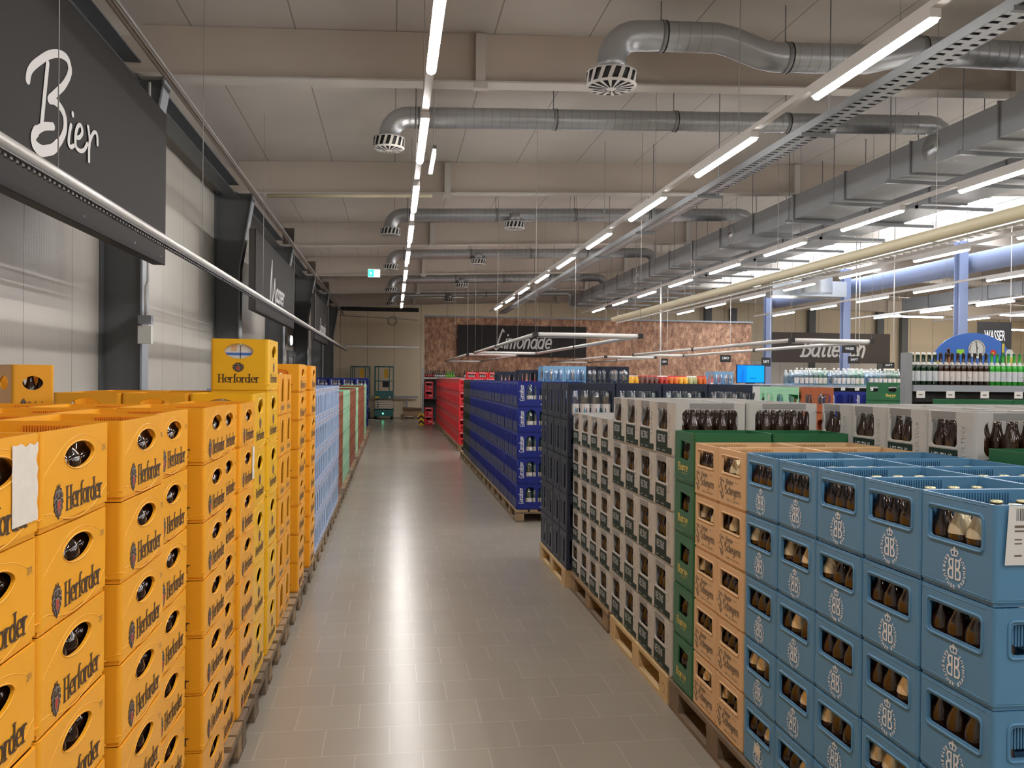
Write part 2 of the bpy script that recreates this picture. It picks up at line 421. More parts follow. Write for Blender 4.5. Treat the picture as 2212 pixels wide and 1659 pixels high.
# face frames of a crate (w along local X, d along local Y, centred, bottom at z=0)
def fmat(face, w_, d_, off=0.0):
    if face == 'F': return Matrix(((1,0,0,0),(0,0,-1,-d_/2-off),(0,1,0,0),(0,0,0,1)))
    if face == 'B': return Matrix(((-1,0,0,0),(0,0,1,d_/2+off),(0,1,0,0),(0,0,0,1)))
    if face == 'L': return Matrix(((0,0,-1,-w_/2-off),(-1,0,0,0),(0,1,0,0),(0,0,0,1)))
    if face == 'R': return Matrix(((0,0,1,w_/2+off),(1,0,0,0),(0,1,0,0),(0,0,0,1)))
def crate_body(w_, d_, h_, k, holesF, holesS, rim=True, dividers=True, r=.012, t=.007, base=.012, bands=(), inner=True, ribs=False, ribk=None, ridgeF=(), ridgeS=(), frameF=(), frameS=(), kS=None):
    b = MB(); kS = kS or k
    for face, wid, holes, kk in (('F', w_, holesF, k), ('B', w_, holesF, k), ('L', d_, holesS, kS), ('R', d_, holesS, kS)):
        vs, fs = fill2d([rect(-wid/2+r, wid/2-r, base, h_)] + [list(hh) for hh in holes], t/2)
        b.add(vs, fs, kk, fmat(face, w_, d_, -t/2))
    for sx_, sy_, a0 in ((1,1,0),(-1,1,90),(-1,-1,180),(1,-1,270)):
        cx, cy_ = sx_*(w_/2-r), sy_*(d_/2-r); n = 4; vs = []; fs = []
        for i in range(n+1):
            a = R(a0+90*i/n)
            for z in (base, h_):
                vs.append((cx+r*cos(a), cy_+r*sin(a), z)); vs.append((cx+(r-t)*cos(a), cy_+(r-t)*sin(a), z))
        for i in range(n):
            o = i*4; fs += [(o,o+4,o+6,o+2),(o+5,o+1,o+3,o+7),(o+2,o+6,o+7,o+3),(o+4,o,o+1,o+5)]
        b.add(vs, fs, k, smooth=False)
    q = .006
    b.box(-w_/2+q, w_/2-q, -d_/2+q, d_/2-q, 0, base, k)
    if dividers:
        nx = max(2, round(w_/.08)); ny = max(2, round(d_/.08)); hd = h_*.33
        for i in range(1, nx): x = -w_/2 + w_*i/nx; b.box(x-.0015, x+.0015, -d_/2+t, d_/2-t, base, hd, k)
        for i in range(1, ny): y = -d_/2 + d_*i/ny; b.box(-w_/2+t, w_/2-t, y-.0015, y+.0015, base, hd, k)
    if ribs:  # ribbed inside of the long walls near the top
        for sgn in (-1, 1):
            x0 = sgn*(w_/2-t)
            for i in range(26):
                y = -d_*.38 + d_*.52*i/25
                b.box(min(x0, x0-sgn*.006), max(x0, x0-sgn*.006), y, y+.0035, h_*.62, h_-.008, ribk or k)
    for face, wid, rd in (('F', w_, ridgeF), ('L', d_, ridgeS), ('R', d_, ridgeS)):
        mt = fmat(face, w_, d_, 0)
        for pl, rr in rd: b.tube([mt @ Vector((x, y, -rr*.45)) for x, y in smooth(pl)], rr, k if face == 'F' else kS, n=6, n0=mt.to_3x3() @ Vector((0,0,1)))
    for face, fr in (('F', frameF), ('L', frameS), ('R', frameS)):
        mt = fmat(face, w_, d_, 0)
        for pl, rr in fr:
            pp = list(pl) + [pl[0], pl[1]]
            b.tube([mt @ Vector((x, y, 0)) for x, y in pp], rr, k, n=5, caps=False, n0=mt.to_3x3() @ Vector((0,0,1)))
    for face, x0, x1, z0, z1, kk in bands:   # raised moulded panels in another plastic colour
        vs, fs = fill2d([rect(x0, x1, z0, z1)], .0008); b.add(vs, fs, kk, fmat(face, w_, d_, .0006))
    return b

# ------------------------------------------------------------------ prints
def put(b, vf, k, face, w_, d_, off=.0012): b.add([tuple(p) for p in vf[0]], vf[1], k, fmat(face, w_, d_, off), lift=.00001 if len(vf[1]) < 400 else .000006)
def herf(w1, h1):
    v = word('Herforder', .105, .04, 0, sx=.9, serif=True, k=6); return fit(v, 0, 0, w1, h1)
HERF = word('Herforder', .115, .045, 0, sx=.86, serif=True, k=6)
SCHE = word('Scheyern', .10, .045, R(42), sx=.66, k=4)
KLOS = word('Kloster', .10, .045, R(42), sx=.66, k=4)
BARR = word('Barre', .13, .05, R(42), sx=.72, k=4)
def crest(b, face, w_, d_, cx, cz, cw, chh):
    def P(vf, k, off): put(b, ([(cx+x*cw, cz+y*chh, 0) for x, y, *_ in vf[0]], vf[1]), k, face, w_, d_, off)
    base = [(0,.52),(.05,.40),(.16,.50),(.17,.37),(.30,.36),(.36,.24),(.47,.18),(.42,.06),(.50,-.04),(.40,-.12),(.42,-.24),(.30,-.28),(.26,-.40),(.13,-.42),(0,-.52)]
    P(([(x, y, 0) for x, y in base + [(-x, y) for x, y in base[-2:0:-1]]], [tuple(range(2*len(base)-2))]), 'ink', .0008)
    gl = []
    for s_ in (-1, 1):
        gl += [[(s_*.10,.30),(s_*.24,.28),(s_*.33,.16)], [(s_*.22,.10),(s_*.38,.06),(s_*.43,.0)], [(s_*.26,-.04),(s_*.36,-.14)], [(s_*.24,-.18),(s_*.30,-.24)], [(s_*.18,-.30),(s_*.16,-.36)], [(s_*.06,.14),(s_*.02,.34)]]
    P(nib(gl, .022, .022, k=5), 'crest_grey', .0014)
    sh = [(-.17,.06),(.17,.06),(.17,-.18),(0,-.40),(-.17,-.18)]
    P(([(x, y, 0) for x, y in sh], [(0,1,2,3,4)]), 'crest_grey', .0018)
    P(([(x*.78, y*.8-.02, 0) for x, y in sh], [(0,1,2,3,4)]), 'red_ink', .0022)
def bb_logo():
    """crowned double B inside a ring of lettering, about .09 x .1 m, centred on its middle"""
    ps = []
    for s in (-1, 1):
        ps.append(nib([[(s*.05,-.22),(s*.05,.24)]], .028, .028, k=6))
        ps.append(nib([[(s*.05,.24),(s*.16,.23),(s*.185,.14),(s*.15,.04),(s*.05,.02)]], .03, .025, k=6))
        ps.append(nib([[(s*.05,.02),(s*.19,-.02),(s*.215,-.12),(s*.18,-.21),(s*.05,-.22)]], .03, .025, k=6))
    # crown
    ps.append(nib([[(-.09,.335),(.09,.335)], [(-.1,.37),(-.1,.40)], [(0,.37),(0,.43)], [(.1,.37),(.1,.40)], [(-.13,.43),(-.07,.46)], [(.13,.43),(.07,.46)], [(0,.44),(0,.54)], [(-.03,.51),(.03,.51)]], .018, .018, k=5))
    ps.append(nib([arc(-.06,.42,.06,.05,20,200,5), arc(.06,.42,.06,.05,-20,160,5)], .02, .02, k=5))
    ring = 'BAYREUTHER BRAUHAUS'
    n = len(ring); a0, a1 = 128, 412
    for i, ch in enumerate(ring):
        if ch == ' ': continue
        a = R(a0 + (a1-a0)*i/(n-1)); t = text2d(ch, .128, .0045, .95)
        px, py = .36*cos(a), -.02 + .40*sin(a)
        v, f = t; rt = a + pi/2
        ps.append(([(px + x*cos(rt)-y*sin(rt), py + x*sin(rt)+y*cos(rt), 0) for x, y, _ in v], f))
    return join(*ps)
BBL = bb_logo()

TYPES = {}
def reg(key, name, w_, d_, h_, body, prints):
    o = body.build(name); o.location = (0, 0, -50)
    for pname, pb in prints:
        c = pb.build(pname, parent=o)
    TYPES[key] = dict(o=o, w=w_, d=d_, h=h_, used=False)
def yellow_small():
    w_, d_, h_ = .402, .298, .204
    for key, k in (('ysmall', 'yellow'), ('ysmall2', 'lemon')):
        up = [(-.188,.112),(-.14,.14),(-.07,.172),(.01,.186),(.09,.176),(.15,.155),(.188,.138)]
        lo = [(-.188,.036),(-.15,.034),(-.10,.018),(-.02,.006),(.06,.010),(.13,.028),(.188,.056)]
        b = crate_body(w_, d_, h_, k, [lens(.01, .143, .09, .0285)], [lens(0, .141, .07, .026)], ribs=True, ribk='orange',
                       ridgeF=[(up, .0011), (lo, .0016)], ridgeS=[([(-.15,.03),(-.05,.012),(.05,.012),(.15,.03)], .0014)],
                       frameF=[(lens(.01, .143, .092, .0305), .0016)])
        p = MB(); put(p, fit(HERF, .040, .056, .228, .056), 'ink', 'F', w_, d_)
        crest(p, 'F', w_, d_, -.113, .054, .056, .074)
        put(p, fit(text2d('271', .02), .162, .146, .022, .014), 'ink_grey', 'F', w_, d_)
        q = MB(); put(q, fit(HERF, 0, .052, .2, .045), 'ink', 'L', w_, d_)
        reg(key, 'beer_crate', w_, d_, h_, b, [('name_print', p), ('end_print', q)])
def yellow_tall():
    w_, d_, h_ = .398, .312, .293
    for key, k in (('ytall', 'yellow'), ('ytall2', 'lemon')):
        lo = [(-.2,.045),(-.12,.02),(0,.010),(.12,.02),(.2,.045)]; loS = [(-.15,.045),(-.08,.02),(0,.012),(.08,.02),(.15,.045)]
        b = crate_body(w_, d_, h_, k, [lens(0, .226, .082, .036)], [lens(-.005, .226, .077, .042)], r=.02,
                       ridgeF=[(lo, .0018)], ridgeS=[(loS, .0018)],
                       frameF=[(lens(0, .226, .085, .039), .0022)], frameS=[(lens(-.005, .226, .079, .044), .0016)])
        p = MB(); put(p, fit(HERF, 0, .078, .27, .05), 'ink', 'F', w_, d_); crest(p, 'F', w_, d_, 0, .138, .07, .06)
        q = MB(); put(q, fit(HERF, -.006, .076, .225, .049), 'ink', 'L', w_, d_); crest(q, 'L', w_, d_, -.008, .137, .066, .056)
        reg(key, 'beer_crate', w_, d_, h_, b, [('name_print', p), ('end_print', q)])
    w2, d2, h2 = .30, .196, .293
    b = crate_body(w2, d2, h2, 'yellow', [lens(0, .2, .082, .036)], [lens(-.002, .2, .048, .036)], r=.015)
    q = MB(); put(q, fit(HERF, .018, .085, .088, .045), 'ink', 'L', w2, d2); crest(q, 'L', w2, d2, -.045, .09, .03, .065)
    reg('yback', 'beer_crate', w2, d2, h2, b, [('end_print', q)])
    w3, d3, h3 = .305, .398, .2595
    b = crate_body(w3, d3, h3, 'yellow', [archhole(-.055, .055, .085, .235)], [lens(0, .2, .09, .03)],
                   ridgeF=[([(-.15,.02),(0,.01),(.15,.02)], .0016)], frameF=[(archhole(-.058, .058, .082, .238), .002)])
    p = MB(); put(p, fit(HERF, 0, .05, .16, .035), 'ink_grey', 'F', w3, d3)
    reg('yarch', 'beer_crate', w3, d3, h3, b, [('name_print', p)])
def far_crates():
    w_, d_, h_ = .415, .298, .288
    b = crate_body(w_, d_, h_, 'ice', [archhole(-.155, -.045, .055, .235), archhole(.045, .155, .055, .235)], [lens(0, .2, .09, .03)],
                   ridgeF=[([(-.2,.012),(.2,.012)], .003)], bands=[('F', -.19, .19, .245, .28, 'ice_band'), ('F', -.19, .19, .02, .045, 'ice_band')])
    reg('ice', 'water_crate', w_, d_, h_, b, [])
    for key, k in (('brown', 'brown'), ('mint', 'mint')):
        w_, d_, h_ = .393, .298, .267
        b = crate_body(w_, d_, h_, k, [rrect(-.13,-.05,.16,.22,.015), rrect(.05,.13,.16,.22,.015)], [rrect(-.1,-.03,.1,.22,.02), rrect(.03,.1,.1,.22,.02)],
                       ridgeF=[([(-.19,.012),(-.06,.02),(.06,.02),(.19,.012)], .004), ([(-.19,.25),(.19,.25)], .003)])
        reg(key, 'juice_crate' , w_, d_, h_, b, [])
    for key, k in (('royal', 'royal'), ('blackgreen', 'blackgreen')):
        w_, d_, h_ = .388, .395, .3035
        sl = [archhole(x-.026, x+.026, .135, .275) for x in (-.145, -.05, .05, .145)]
        wn = [archhole(-.095, .03, .09, .27), archhole(.06, .185, .09, .27)]
        b = crate_body(w_, d_, h_, k, sl, wn, ridgeF=[([(x,.02),(x,.29)], .006) for x in (-.186, -.098, 0, .098, .186)],
                       ridgeS=[([(-.06,.055),(.02,.05),(.1,.06),(.19,.055)], .002)])
        for x in (-.08, .07):
            v, f = fill2d([[(x-.05,.014),(x+.05,.014),(x+.036,.06),(x+.05,.125),(x+.02,.11),(x-.02,.125),(x-.05,.11),(x-.034,.06)]], .0006); b.add(v, f, 'slot_dark', fmat('F', w_, d_, .001))
        q = MB()
        v, f = fit(word('Carolinen', .07, .07, 0, sx=.8, slant=.25, k=6) if 'C' in G else (word('carolinen', .07, .07, 0, sx=.8, slant=.25, k=6)), 0, 0, .19, .045)
        put(q, ([(-.152 - y, .165 + x, 0) for x, y, _ in v], f), 'white_ink', 'R', w_, d_)
        put(q, nib([[(-.118,.075),(-.124,.12),(-.122,.2),(-.13,.25)]], .003, .003), 'white_ink', 'R', w_, d_)
        put(q, fit(word('carolinen', .09, .09, 0, sx=.8, slant=.2, k=6), .125, .035, .085, .022), 'white_ink', 'R', w_, d_)
        for x in (-.03, .12): put(q, nib([arc(x, .112, .013, .013, 0, 360, 10)], .004, .004), 'white_ink', 'R', w_, d_, .0015)
        reg(key, 'lemonade_crate', w_, d_, h_, b, [('end_print', q)] if key == 'royal' else [])
    w_, d_, h_ = .393, .300, .304
    sl = [rect(x-.022, x+.022, .05, .19) for x in (-.14, -.07, 0, .07, .14)]
    b = crate_body(w_, d_, h_, 'red', sl, [rrect(-.11, .11, .17, .25, .012), rect(-.09, -.02, .05, .12)],
                   bands=[('F', -.18, .18, .235, .29, 'red_dark')])
    q = MB(); put(q, nib([[(-.11,.275),(-.08,.292),(-.06,.272),(-.03,.29),(0,.272),(.03,.29),(.06,.272),(.1,.29)]], .005, .005), 'white_ink', 'R', w_, d_)
    put(q, nib([[(.0,.09),(.03,.12),(.06,.09),(.09,.12),(.12,.1)]], .007, .007), 'white_ink', 'R', w_, d_)
    reg('red', 'soda_crate', w_, d_, h_, b, [('end_print', q)])
G['C'] = (1.0, [arc(.5,.7,.42,.72,60,310,10) + [(.9,.3)]])
G['W'] = (1.5, [[(.0,1.3),(.12,1.7),(.2,.9),(.24,.1),(.5,.9),(.66,1.2),(.7,.2),(1.0,.9),(1.28,1.9)]])
G['L'] = (1.0, [[(.55,1.7),(.35,1.9),(.22,1.2),(.12,.35),(.0,-.1),(.15,-.15),(.45,.15),(.8,.1)]])
def near_crates():
    # navy water crate: window on the end, slot on the side
    w_, d_, h_ = .308, .392, .3035
    b = crate_body(w_, d_, h_, 'navy', [rrect(.02, .075, .05, .245, .006), rrect(-.095, -.075, .05, .245, .004)], [rrect(-.168, .168, .04, .245, .02)],
                   ridgeF=[([(-.15,.262),(.15,.262)], .0015), ([(-.15,.03),(.15,.03)], .0015)], ridgeS=[([(-.18,z),(.18,z)], .0022) for z in (.259, .268, .277, .286)])
    reg('navy', 'water_crate', w_, d_, h_, b, [])
    for key, h_ in (('velt', .2865), ('veltlow', .2565)):
        w_, d_ = .306, .398; s = h_/.2865
        hz0, hz1 = .140*s, .252*s
        b = crate_body(w_, d_, h_, 'velt_grey', [rrect(-.120, .052, hz0, hz1, .018)], [rrect(-.152, .152, .108*s, .252*s, .03)], r=.02,
             bands=[('F', -.118, .042, hz1+.003, h_-.002, 'velt_dark'), ('F', -.132, .058, .0475*s, .128*s, 'velt_green'), ('F', -.132, .132, .014, .047*s, 'velt_green'),
                    ('R', -.112, .13, .257*s, h_-.002, 'velt_dark'), ('R', -.17, .17, .014, .096*s, 'velt_green')],
             ridgeF=[([(-.135,.133*s),(.06,.133*s)], .003), ([(-.133,.014),(.133,.014)], .003)], ridgeS=[([(-.17,.101*s),(.17,.101*s)], .003)])
        p = MB(); put(p, fit(text2d('VELTINS', 1, .006), -.045, .09*s, .135, .042*s), 'silver_ink', 'F', w_, d_, .002)
        put(p, fit(text2d('VELTINS', 1, .0), -.09, .028*s, .04, .008), 'silver_ink', 'F', w_, d_, .002)
        put(p, fit(text2d('VELTINS', 1, .0), .0, .028*s, .05, .008), 'silver_ink', 'F', w_, d_, .002)
        e = MB()
        cu = bpy.data.curves.new('e', 'FONT'); cu.body = 'VELTINS'; cu.size = .04; cu.extrude = .0012; cu.align_x = 'CENTER'; cu.align_y = 'CENTER'; cu.resolution_u = 1
        oo = bpy.data.objects.new('e', cu); COL.objects.link(oo); dg = bpy.context.evaluated_depsgraph_get(); dg.update()
        me = bpy.data.meshes.new_from_object(oo.evaluated_get(dg))
        e.add([(.092 - v.co.y*.9, .165*s + v.co.x*.9, v.co.z) for v in me.vertices], [tuple(pp.vertices) for pp in me.polygons], 'velt_grey', fmat('F', w_, d_, .001))
        bpy.data.objects.remove(oo); bpy.data.meshes.remove(me)
        reg(key, 'beer_crate', w_, d_, h_, b, [('name_print', p), ('embossed_lettering', e)])
    w_, d_, h_ = .292, .398, .2585
    hole = [(-.055,.125),(.05,.118),(.078,.14),(.078,.168),(.086,.178),(.086,.205),(-.05,.215),(-.05,.2)]
    b = crate_body(w_, d_, h_, 'barre_green', [hole], [rrect(-.11, .11, .13, .2, .02)], ridgeF=[([(-.14,.02),(.14,.02)], .002), ([(-.125,.22),(-.125,.246)], .001)])
    p = MB(); put(p, fit(BARR, -.01, .083, .15, .042), 'gold_ink', 'F', w_, d_); put(p, fit(text2d('BRAUEREI', 1), .01, .052, .07, .006), 'gold_ink', 'F', w_, d_)
    reg('barre', 'beer_crate', w_, d_, h_, b, [('name_print', p)])
    w_, d_, h_ = .292, .398, .2505
    win = rrect(-.098, .098, .148, .217, .008)
    b = crate_body(w_, d_, h_, 'beige', [win], [rrect(-.14, .14, .15, .215, .01)], frameF=[(rrect(-.104,.104,.142,.223,.012), .0035)], ridgeF=[([(-.14,.016),(.14,.016)], .002)], ribs=True)
    p = MB(); put(p, fit(SCHE, .022, .071, .17, .055), 'ink_grey', 'F', w_, d_); put(p, fit(KLOS, -.01, .112, .08, .024), 'ink_grey', 'F', w_, d_)
    put(p, fit(text2d('SEIT 1119', 1), .072, .115, .035, .006), 'ink_grey', 'F', w_, d_); put(p, fit(text2d('BIER  IM  ORIGINAL', 1), .03, .033, .13, .008), 'ink_grey', 'F', w_, d_)
    put(p, nib([[(-.075,.105),(-.095,.115),(-.112,.1),(-.1,.08),(-.085,.066),(-.1,.05),(-.118,.06)], [(-.12,.11),(-.108,.12)], [(-.105,.045),(-.09,.032),(-.08,.05)], [(-.12,.085),(-.13,.075)]], .0055, .0025, R(42), k=4), 'ink_grey', 'F', w_, d_)
    reg('beige', 'beer_crate', w_, d_, h_, b, [('name_print', p)])
    win = rrect(-.106, .1, .135, .211, .010)
    b = crate_body(w_, d_, h_, 'bay_blue', [win], [rrect(-.15, .15, .135, .211, .012)], ribs=True,
                   frameF=[(rrect(-.114,.108,.127,.219,.014), .0042)], frameS=[(rrect(-.158,.158,.127,.219,.014), .0042)], ridgeF=[([(-.135,.018),(.135,.018)], .0022), ([(-.135,.243),(.12,.243)], .0018)], ridgeS=[([(-.185,.018),(.185,.018)], .0022)])
    lg = ([(x*.115, .062 + y*.108, 0) for x, y, _ in BBL[0]], BBL[1])
    p = MB(); put(p, lg, 'white_ink', 'F', w_, d_)
    q = MB(); put(q, lg, 'white_ink', 'R', w_, d_)
    reg('bay', 'beer_crate', w_, d_, h_, b, [('logo_print', p), ('end_print', q)])
    # open-window crates further back
    for key, k in (('mintwin', 'mint'), ('rustwin', 'rust'), ('whitewin', 'white_plastic')):
        w_, d_, h_ = .30, .40, .29
        hh = [(-.1,.08),(-.05,.08),(-.04,.12),(-.05,.2),(-.085,.22),(-.12,.2),(-.12,.12)]
        hh2 = [(.03,.12),(.07,.07),(.11,.1),(.13,.15),(.14,.2),(.02,.21),(.02,.16)]
        b = crate_body(w_, d_, h_, k, [hh, hh2], [rrect(-.15,-.07,.08,.22,.03), rrect(.0,.16,.09,.22,.04)],
             ridgeF=[([(-.14,.26),(.14,.26)], .003)], ridgeS=[([(-.19,.215),(-.05,.215)], .002), ([(-.19,.09),(.19,.09)], .003), ([(-.04,.02),(-.04,.28)], .003)])
        reg(key, 'juice_crate', w_, d_, h_, b, [])
    for key, k in (('paleblue', 'pale_blue'), ('navyback', 'navy')):
        w_, d_, h_ = .40, .50, .289
        b = crate_body(w_, d_, h_, k, [rrect(-.13,-.02,.05,.24,.03), rrect(.03,.14,.05,.24,.03)], [rrect(-.2,-.01,.05,.235,.02), rrect(.04,.2,.05,.235,.02)], dividers=False)
        reg(key, 'water_crate', w_, d_, h_, b, [])
yellow_small(); yellow_tall(); far_crates(); near_crates()

ORD = ['first','second','third','fourth','fifth','sixth','seventh','eighth','ninth','tenth','eleventh','twelfth','thirteenth','fourteenth','fifteenth','sixteenth',
       'seventeenth','eighteenth','nineteenth','twentieth','twenty-first','twenty-second','twenty-third','twenty-fourth','twenty-fifth','twenty-sixth','twenty-seventh','twenty-eighth','twenty-ninth','thirtieth','thirty-first']
BOT = []      # (distance, kind, location, label, group)
def crate(key, x, y, z, rz, label, group, cat='crate', jit=True):
    t = TYPES[key]
    j = (random.uniform(-.002,.002), random.uniform(-.001,.001), random.uniform(-.004,.004)) if jit else (0,0,0)
    if not t['used']: t['used'] = True; o = t['o']; o.location = (x+j[0], y+j[1], z); o.rotation_euler = (0,0,rz+j[2])
    else: o = clone(t['o'], (x+j[0], y+j[1], z), rz+j[2])
    tag(o, label, cat, group); return o
def bottles(kind, o, pts, label, group):
    """pts in crate coordinates"""
    mt = Matrix.Rotation(o.rotation_euler.z, 4, 'Z'); l = o.location
    for (px, py, pz) in pts:
        p = mt @ Vector((px, py, 0)); q = Vector((l.x+p.x, l.y+p.y, l.z+pz))
        BOT.append(((q-Vector((0,0,1.7))).length, kind, q, label, group))
BO = {}
def beer_bottle(kind, glass, h=.255, r=.0310, cap='cap_gold', foil=None, label=None, lab2=None, body=.148):
    s = h/.26; b = MB(); k_ = body
    b.lathe([(0,0),(r*.9,.0),(r,.006),(r,k_*s),(r*.88,(k_+.022)*s),(r*.60,(k_+.046)*s),(r*.48,(k_+.068)*s),(r*.45,.25*s),(0,.25*s)], glass, 12)
    o = b.build('beer_bottle'); o.location = (0,0,-60)
    c = MB(); c.lathe([(0,.2505*s),(r*.50,.2505*s),(r*.53,.2525*s),(r*.46,.26*s),(0,.2605*s)], cap, 12); c.build('crown_cap', o)
    if foil:
        f = MB(); f.lathe([(r*1.01,(k_-.002)*s),(r*.91,(k_+.022)*s),(r*.63,(k_+.047)*s),(r*.51,(k_+.068)*s)], foil, 12); f.build('neck_foil', o)
    if label:
        f = MB(); f.lathe([(r*1.012,.05*s),(r*1.012,.13*s)], label, 12)
        if lab2: f.lathe([(r*1.02,.05*s),(r*1.02,.07*s)], lab2, 12)
        f.build('bottle_label', o)
    BO[kind] = o
beer_bottle('nrw', 'brown_glass')
beer_bottle('low', 'brown_glass', .212, .034, body=.170)
beer_bottle('foil', 'brown_glass', .212, .034, foil='foil', body=.170)
beer_bottle('small', 'brown_glass', .178, .036, body=.165)
beer_bottle('labelled', 'brown_glass', .262, label='label_white', lab2='duvet_blue')
beer_bottle('greenb', 'dkgreen_glass')
def pet_bottle(kind, glass, h=.285, r=.039, cap='cap_white', label='label_white', lab2=None):
    s = h/.29; b = MB()
    b.lathe([(0,0),(r*.85,.0),(r,.012),(r,.085*s),(r*.96,.1*s),(r*.98,.17*s),(r*.9,.2*s),(r*.66,.235*s),(r*.38,.262*s),(r*.36,.278*s)], glass, 14)
    o = b.build('water_bottle'); o.location = (0,0,-60)
    c = MB(); c.lathe([(r*.40,.268*s),(r*.40,.29*s),(0,.29*s)], cap, 10); c.build('screw_cap', o)
    if label:
        f = MB(); f.lathe([(r*1.01,.03*s),(r*1.01,.125*s)], label, 14)
        if lab2:
            n = 14
            for i in (0, 5, 9):
                a0, a1 = 2*pi*i/n, 2*pi*(i+1.2)/n; rr = r*1.03
                f.add([(rr*cos(a0),rr*sin(a0),.035*s),(rr*cos(a1),rr*sin(a1),.035*s),(rr*cos((a0+a1)/2),rr*sin((a0+a1)/2),.11*s)], [(0,1,2)], lab2)
        f.build('bottle_label', o)
    BO[kind] = o
pet_bottle('water', 'pet', lab2='label_blue')
pet_bottle('lemonade', 'pet_green', label='label_white', lab2='label_green')
pet_bottle('bluewater', 'pet_blue', h=.25, r=.04, label=None)

# ------------------------------------------------------------------ pallets
def make_pallet(key, wood, dark=None):
    t = empty('wooden_pallet', (0,0,-50)); k2 = dark or wood      # long side 1.2 along local Y, 0.8 along X
    b = MB()
    for x in (-.3275, -.185, 0, .185, .3275):
        ww = .0725 if abs(x) in (.3275, 0) else .05
        b.box(x-ww, x+ww, -.6, .6, .122, .144, wood)
    for y in (-.5275, 0, .5275): b.box(-.4, .4, y-.0725, y+.0725, .1, .1215, k2)
    b.build('deck', t)
    for x in (-.35, 0, .35):
        r_ = MB(); ww = .05 if x else .0725
        r_.box(x-ww, x+ww, -.6, .6, 0, .022, k2); r_.build('runner', t)
        for y in (-.5275, 0, .5275):
            c = MB(); c.box(x-ww*.97, x+ww*.97, y-.07, y+.07, .0225, .0995, wood)
            if y: c.lathe([(.022,0),(.026,0)], 'wood_dark', 12, Matrix.Translation((x-ww*.975, y, .062)) @ Matrix.Rotation(pi/2, 4, 'Y'))
            c.build('block', t)
    PAL[key] = dict(o=t, used=False)
PAL = {}
make_pallet('a', 'wood', 'wood_dark'); make_pallet('n', 'wood_new'); make_pallet('d', 'wood_dark')
def pallet(key, x, y, rz, label, group=None, z=0):
    p = PAL[key]
    if not p['used']: p['used'] = True; o = p['o']; o.location = (x,y,z); o.rotation_euler = (0,0,rz)
    else: o = clone(p['o'], (x,y,z), rz)
    tag(o, label, 'pallet', group); return o

# ------------------------------------------------------------------ stacks
L, RT = R(90), R(-90)       # aisle-facing turn of the left and the right row
def lay(i, n): return 'topmost' if i == n-1 else ('on the bottom' if i == 0 else ORD[n-1-i] + ' from top')
def col_stack(side, key, xf, y0, n, what, colname, place, group, z0=.144, pitch=None, layers=None, kind=None, pts=None, keyf=None):
    """one column of crates whose aisle face is at X=xf and whose near edge is at Y=y0"""
    out = []
    if 'column' in colname: colname += ' from camera'
    t = TYPES[key]; p = pitch or t['h'] + .002; rz = L if side < 0 else RT
    x = xf + side*t['d']/2; y = y0 + t['w']/2
    for i in range(n):
        if layers is not None and i not in layers: continue
        lb = f'{what}, {lay(i, n)}, {colname}, {place}'
        o = crate(key, x, y, z0 + i*p, rz, lb, group); out.append(o)
        if kind:
            kk = kind if isinstance(kind, str) else random.choice(kind)
            for q in pts:
                kk = kind if isinstance(kind, str) else random.choice(kind)
                bottles(kk, o, [q], f'bottle inside {what}, {lay(i, n)}, {colname}, {place}', f'bottles in {what}, {lay(i,n)}, {colname}, {place}')
    return out
row5 = [(x, -.104, .013) for x in (-.107, -.033, .041, .115)]
def rowF(w_, d_, n, back=0): return [(-w_/2 + w_*(i+.5)/n, -d_/2 + .045 + back*.072, .013) for i in range(n)]
def top_fill(side, key, xf, y0, n, rows, what, colname, place, group, z0=.144, pitch=None, kind=None, full=False, lows=1):
    """the crates behind a column, away from the aisle, seen from above"""
    t = TYPES[key]; p = pitch or t['h'] + .002; rz = L if side < 0 else RT
    for r_ in range(1, rows):
        x = xf + side*(t['d']/2 + r_*(t['d'] + .004)); y = y0 + t['w']/2
        for q in range(lows):
            o = crate(key, x, y, z0 + (n-1-q)*p, rz, f'{what}, {ORD[r_]} from the aisle, {lay(n-1-q, n)}, {colname}, {place}', group)
            if kind and q == 0:
                nx, ny = max(3, round(t['w']/.076)), max(3, round(t['d']/.08))
                bottles(kind, o, [(-t['w']/2 + t['w']*(i+.5)/nx, -t['d']/2 + t['d']*(j+.5)/ny, .013) for i in range(nx) for j in range(ny)],
                        f'bottle in the {what}, {ORD[r_]} from the aisle, {colname}, {place}', f'bottles in {what}, {ORD[r_]} from aisle, {colname}, {place}')
def full_bottles(o, key, kind, label, group, skipfront=True):
    t = TYPES[key]; nx, ny = max(3, round(t['w']/.076)), max(3, round(t['d']/.08))
    bottles(kind, o, [(-t['w']/2 + t['w']*(i+.5)/nx, -t['d']/2 + t['d']*(j+.5)/ny, .013) for i in range(nx) for j in range(1 if skipfront else 0, ny)], label, group)

# ================================================================== the room
FL = 31.0
b = MB(); b.box(-3, FL, -9, 38, -.1, 0, 'floor'); struct(b.build('floor'))
b = MB(); b.box(-3.0, -2.8, -9, 37.5, 0, 5.6, 'wall_panel'); struct(b.build('wall_left'))
b = MB(); b.box(-3, FL, 37.5, 37.7, 0, 6.3, 'back_panel'); struct(b.build('wall_back'))
b = MB(); b.box(FL, FL+.2, -9, 37.7, 0, 6.3, 'back_panel'); struct(b.build('wall_right'))
b = MB(); b.box(-3, FL, -9.2, -9, 0, 6.3, 'back_panel'); struct(b.build('wall_front'))
def zr(X): return 5.13 + .037*(X+2.2) if X <= 13.2 else 5.70 - .037*(X-13.2)
def zb(X): return 4.59 + .039*(X+2.2) if X <= 13.2 else 5.19 - .039*(X-13.2)
SK0, SK1, SKY0, SKY1 = 11.7, 14.9, 6.0, 33.0
b = MB()
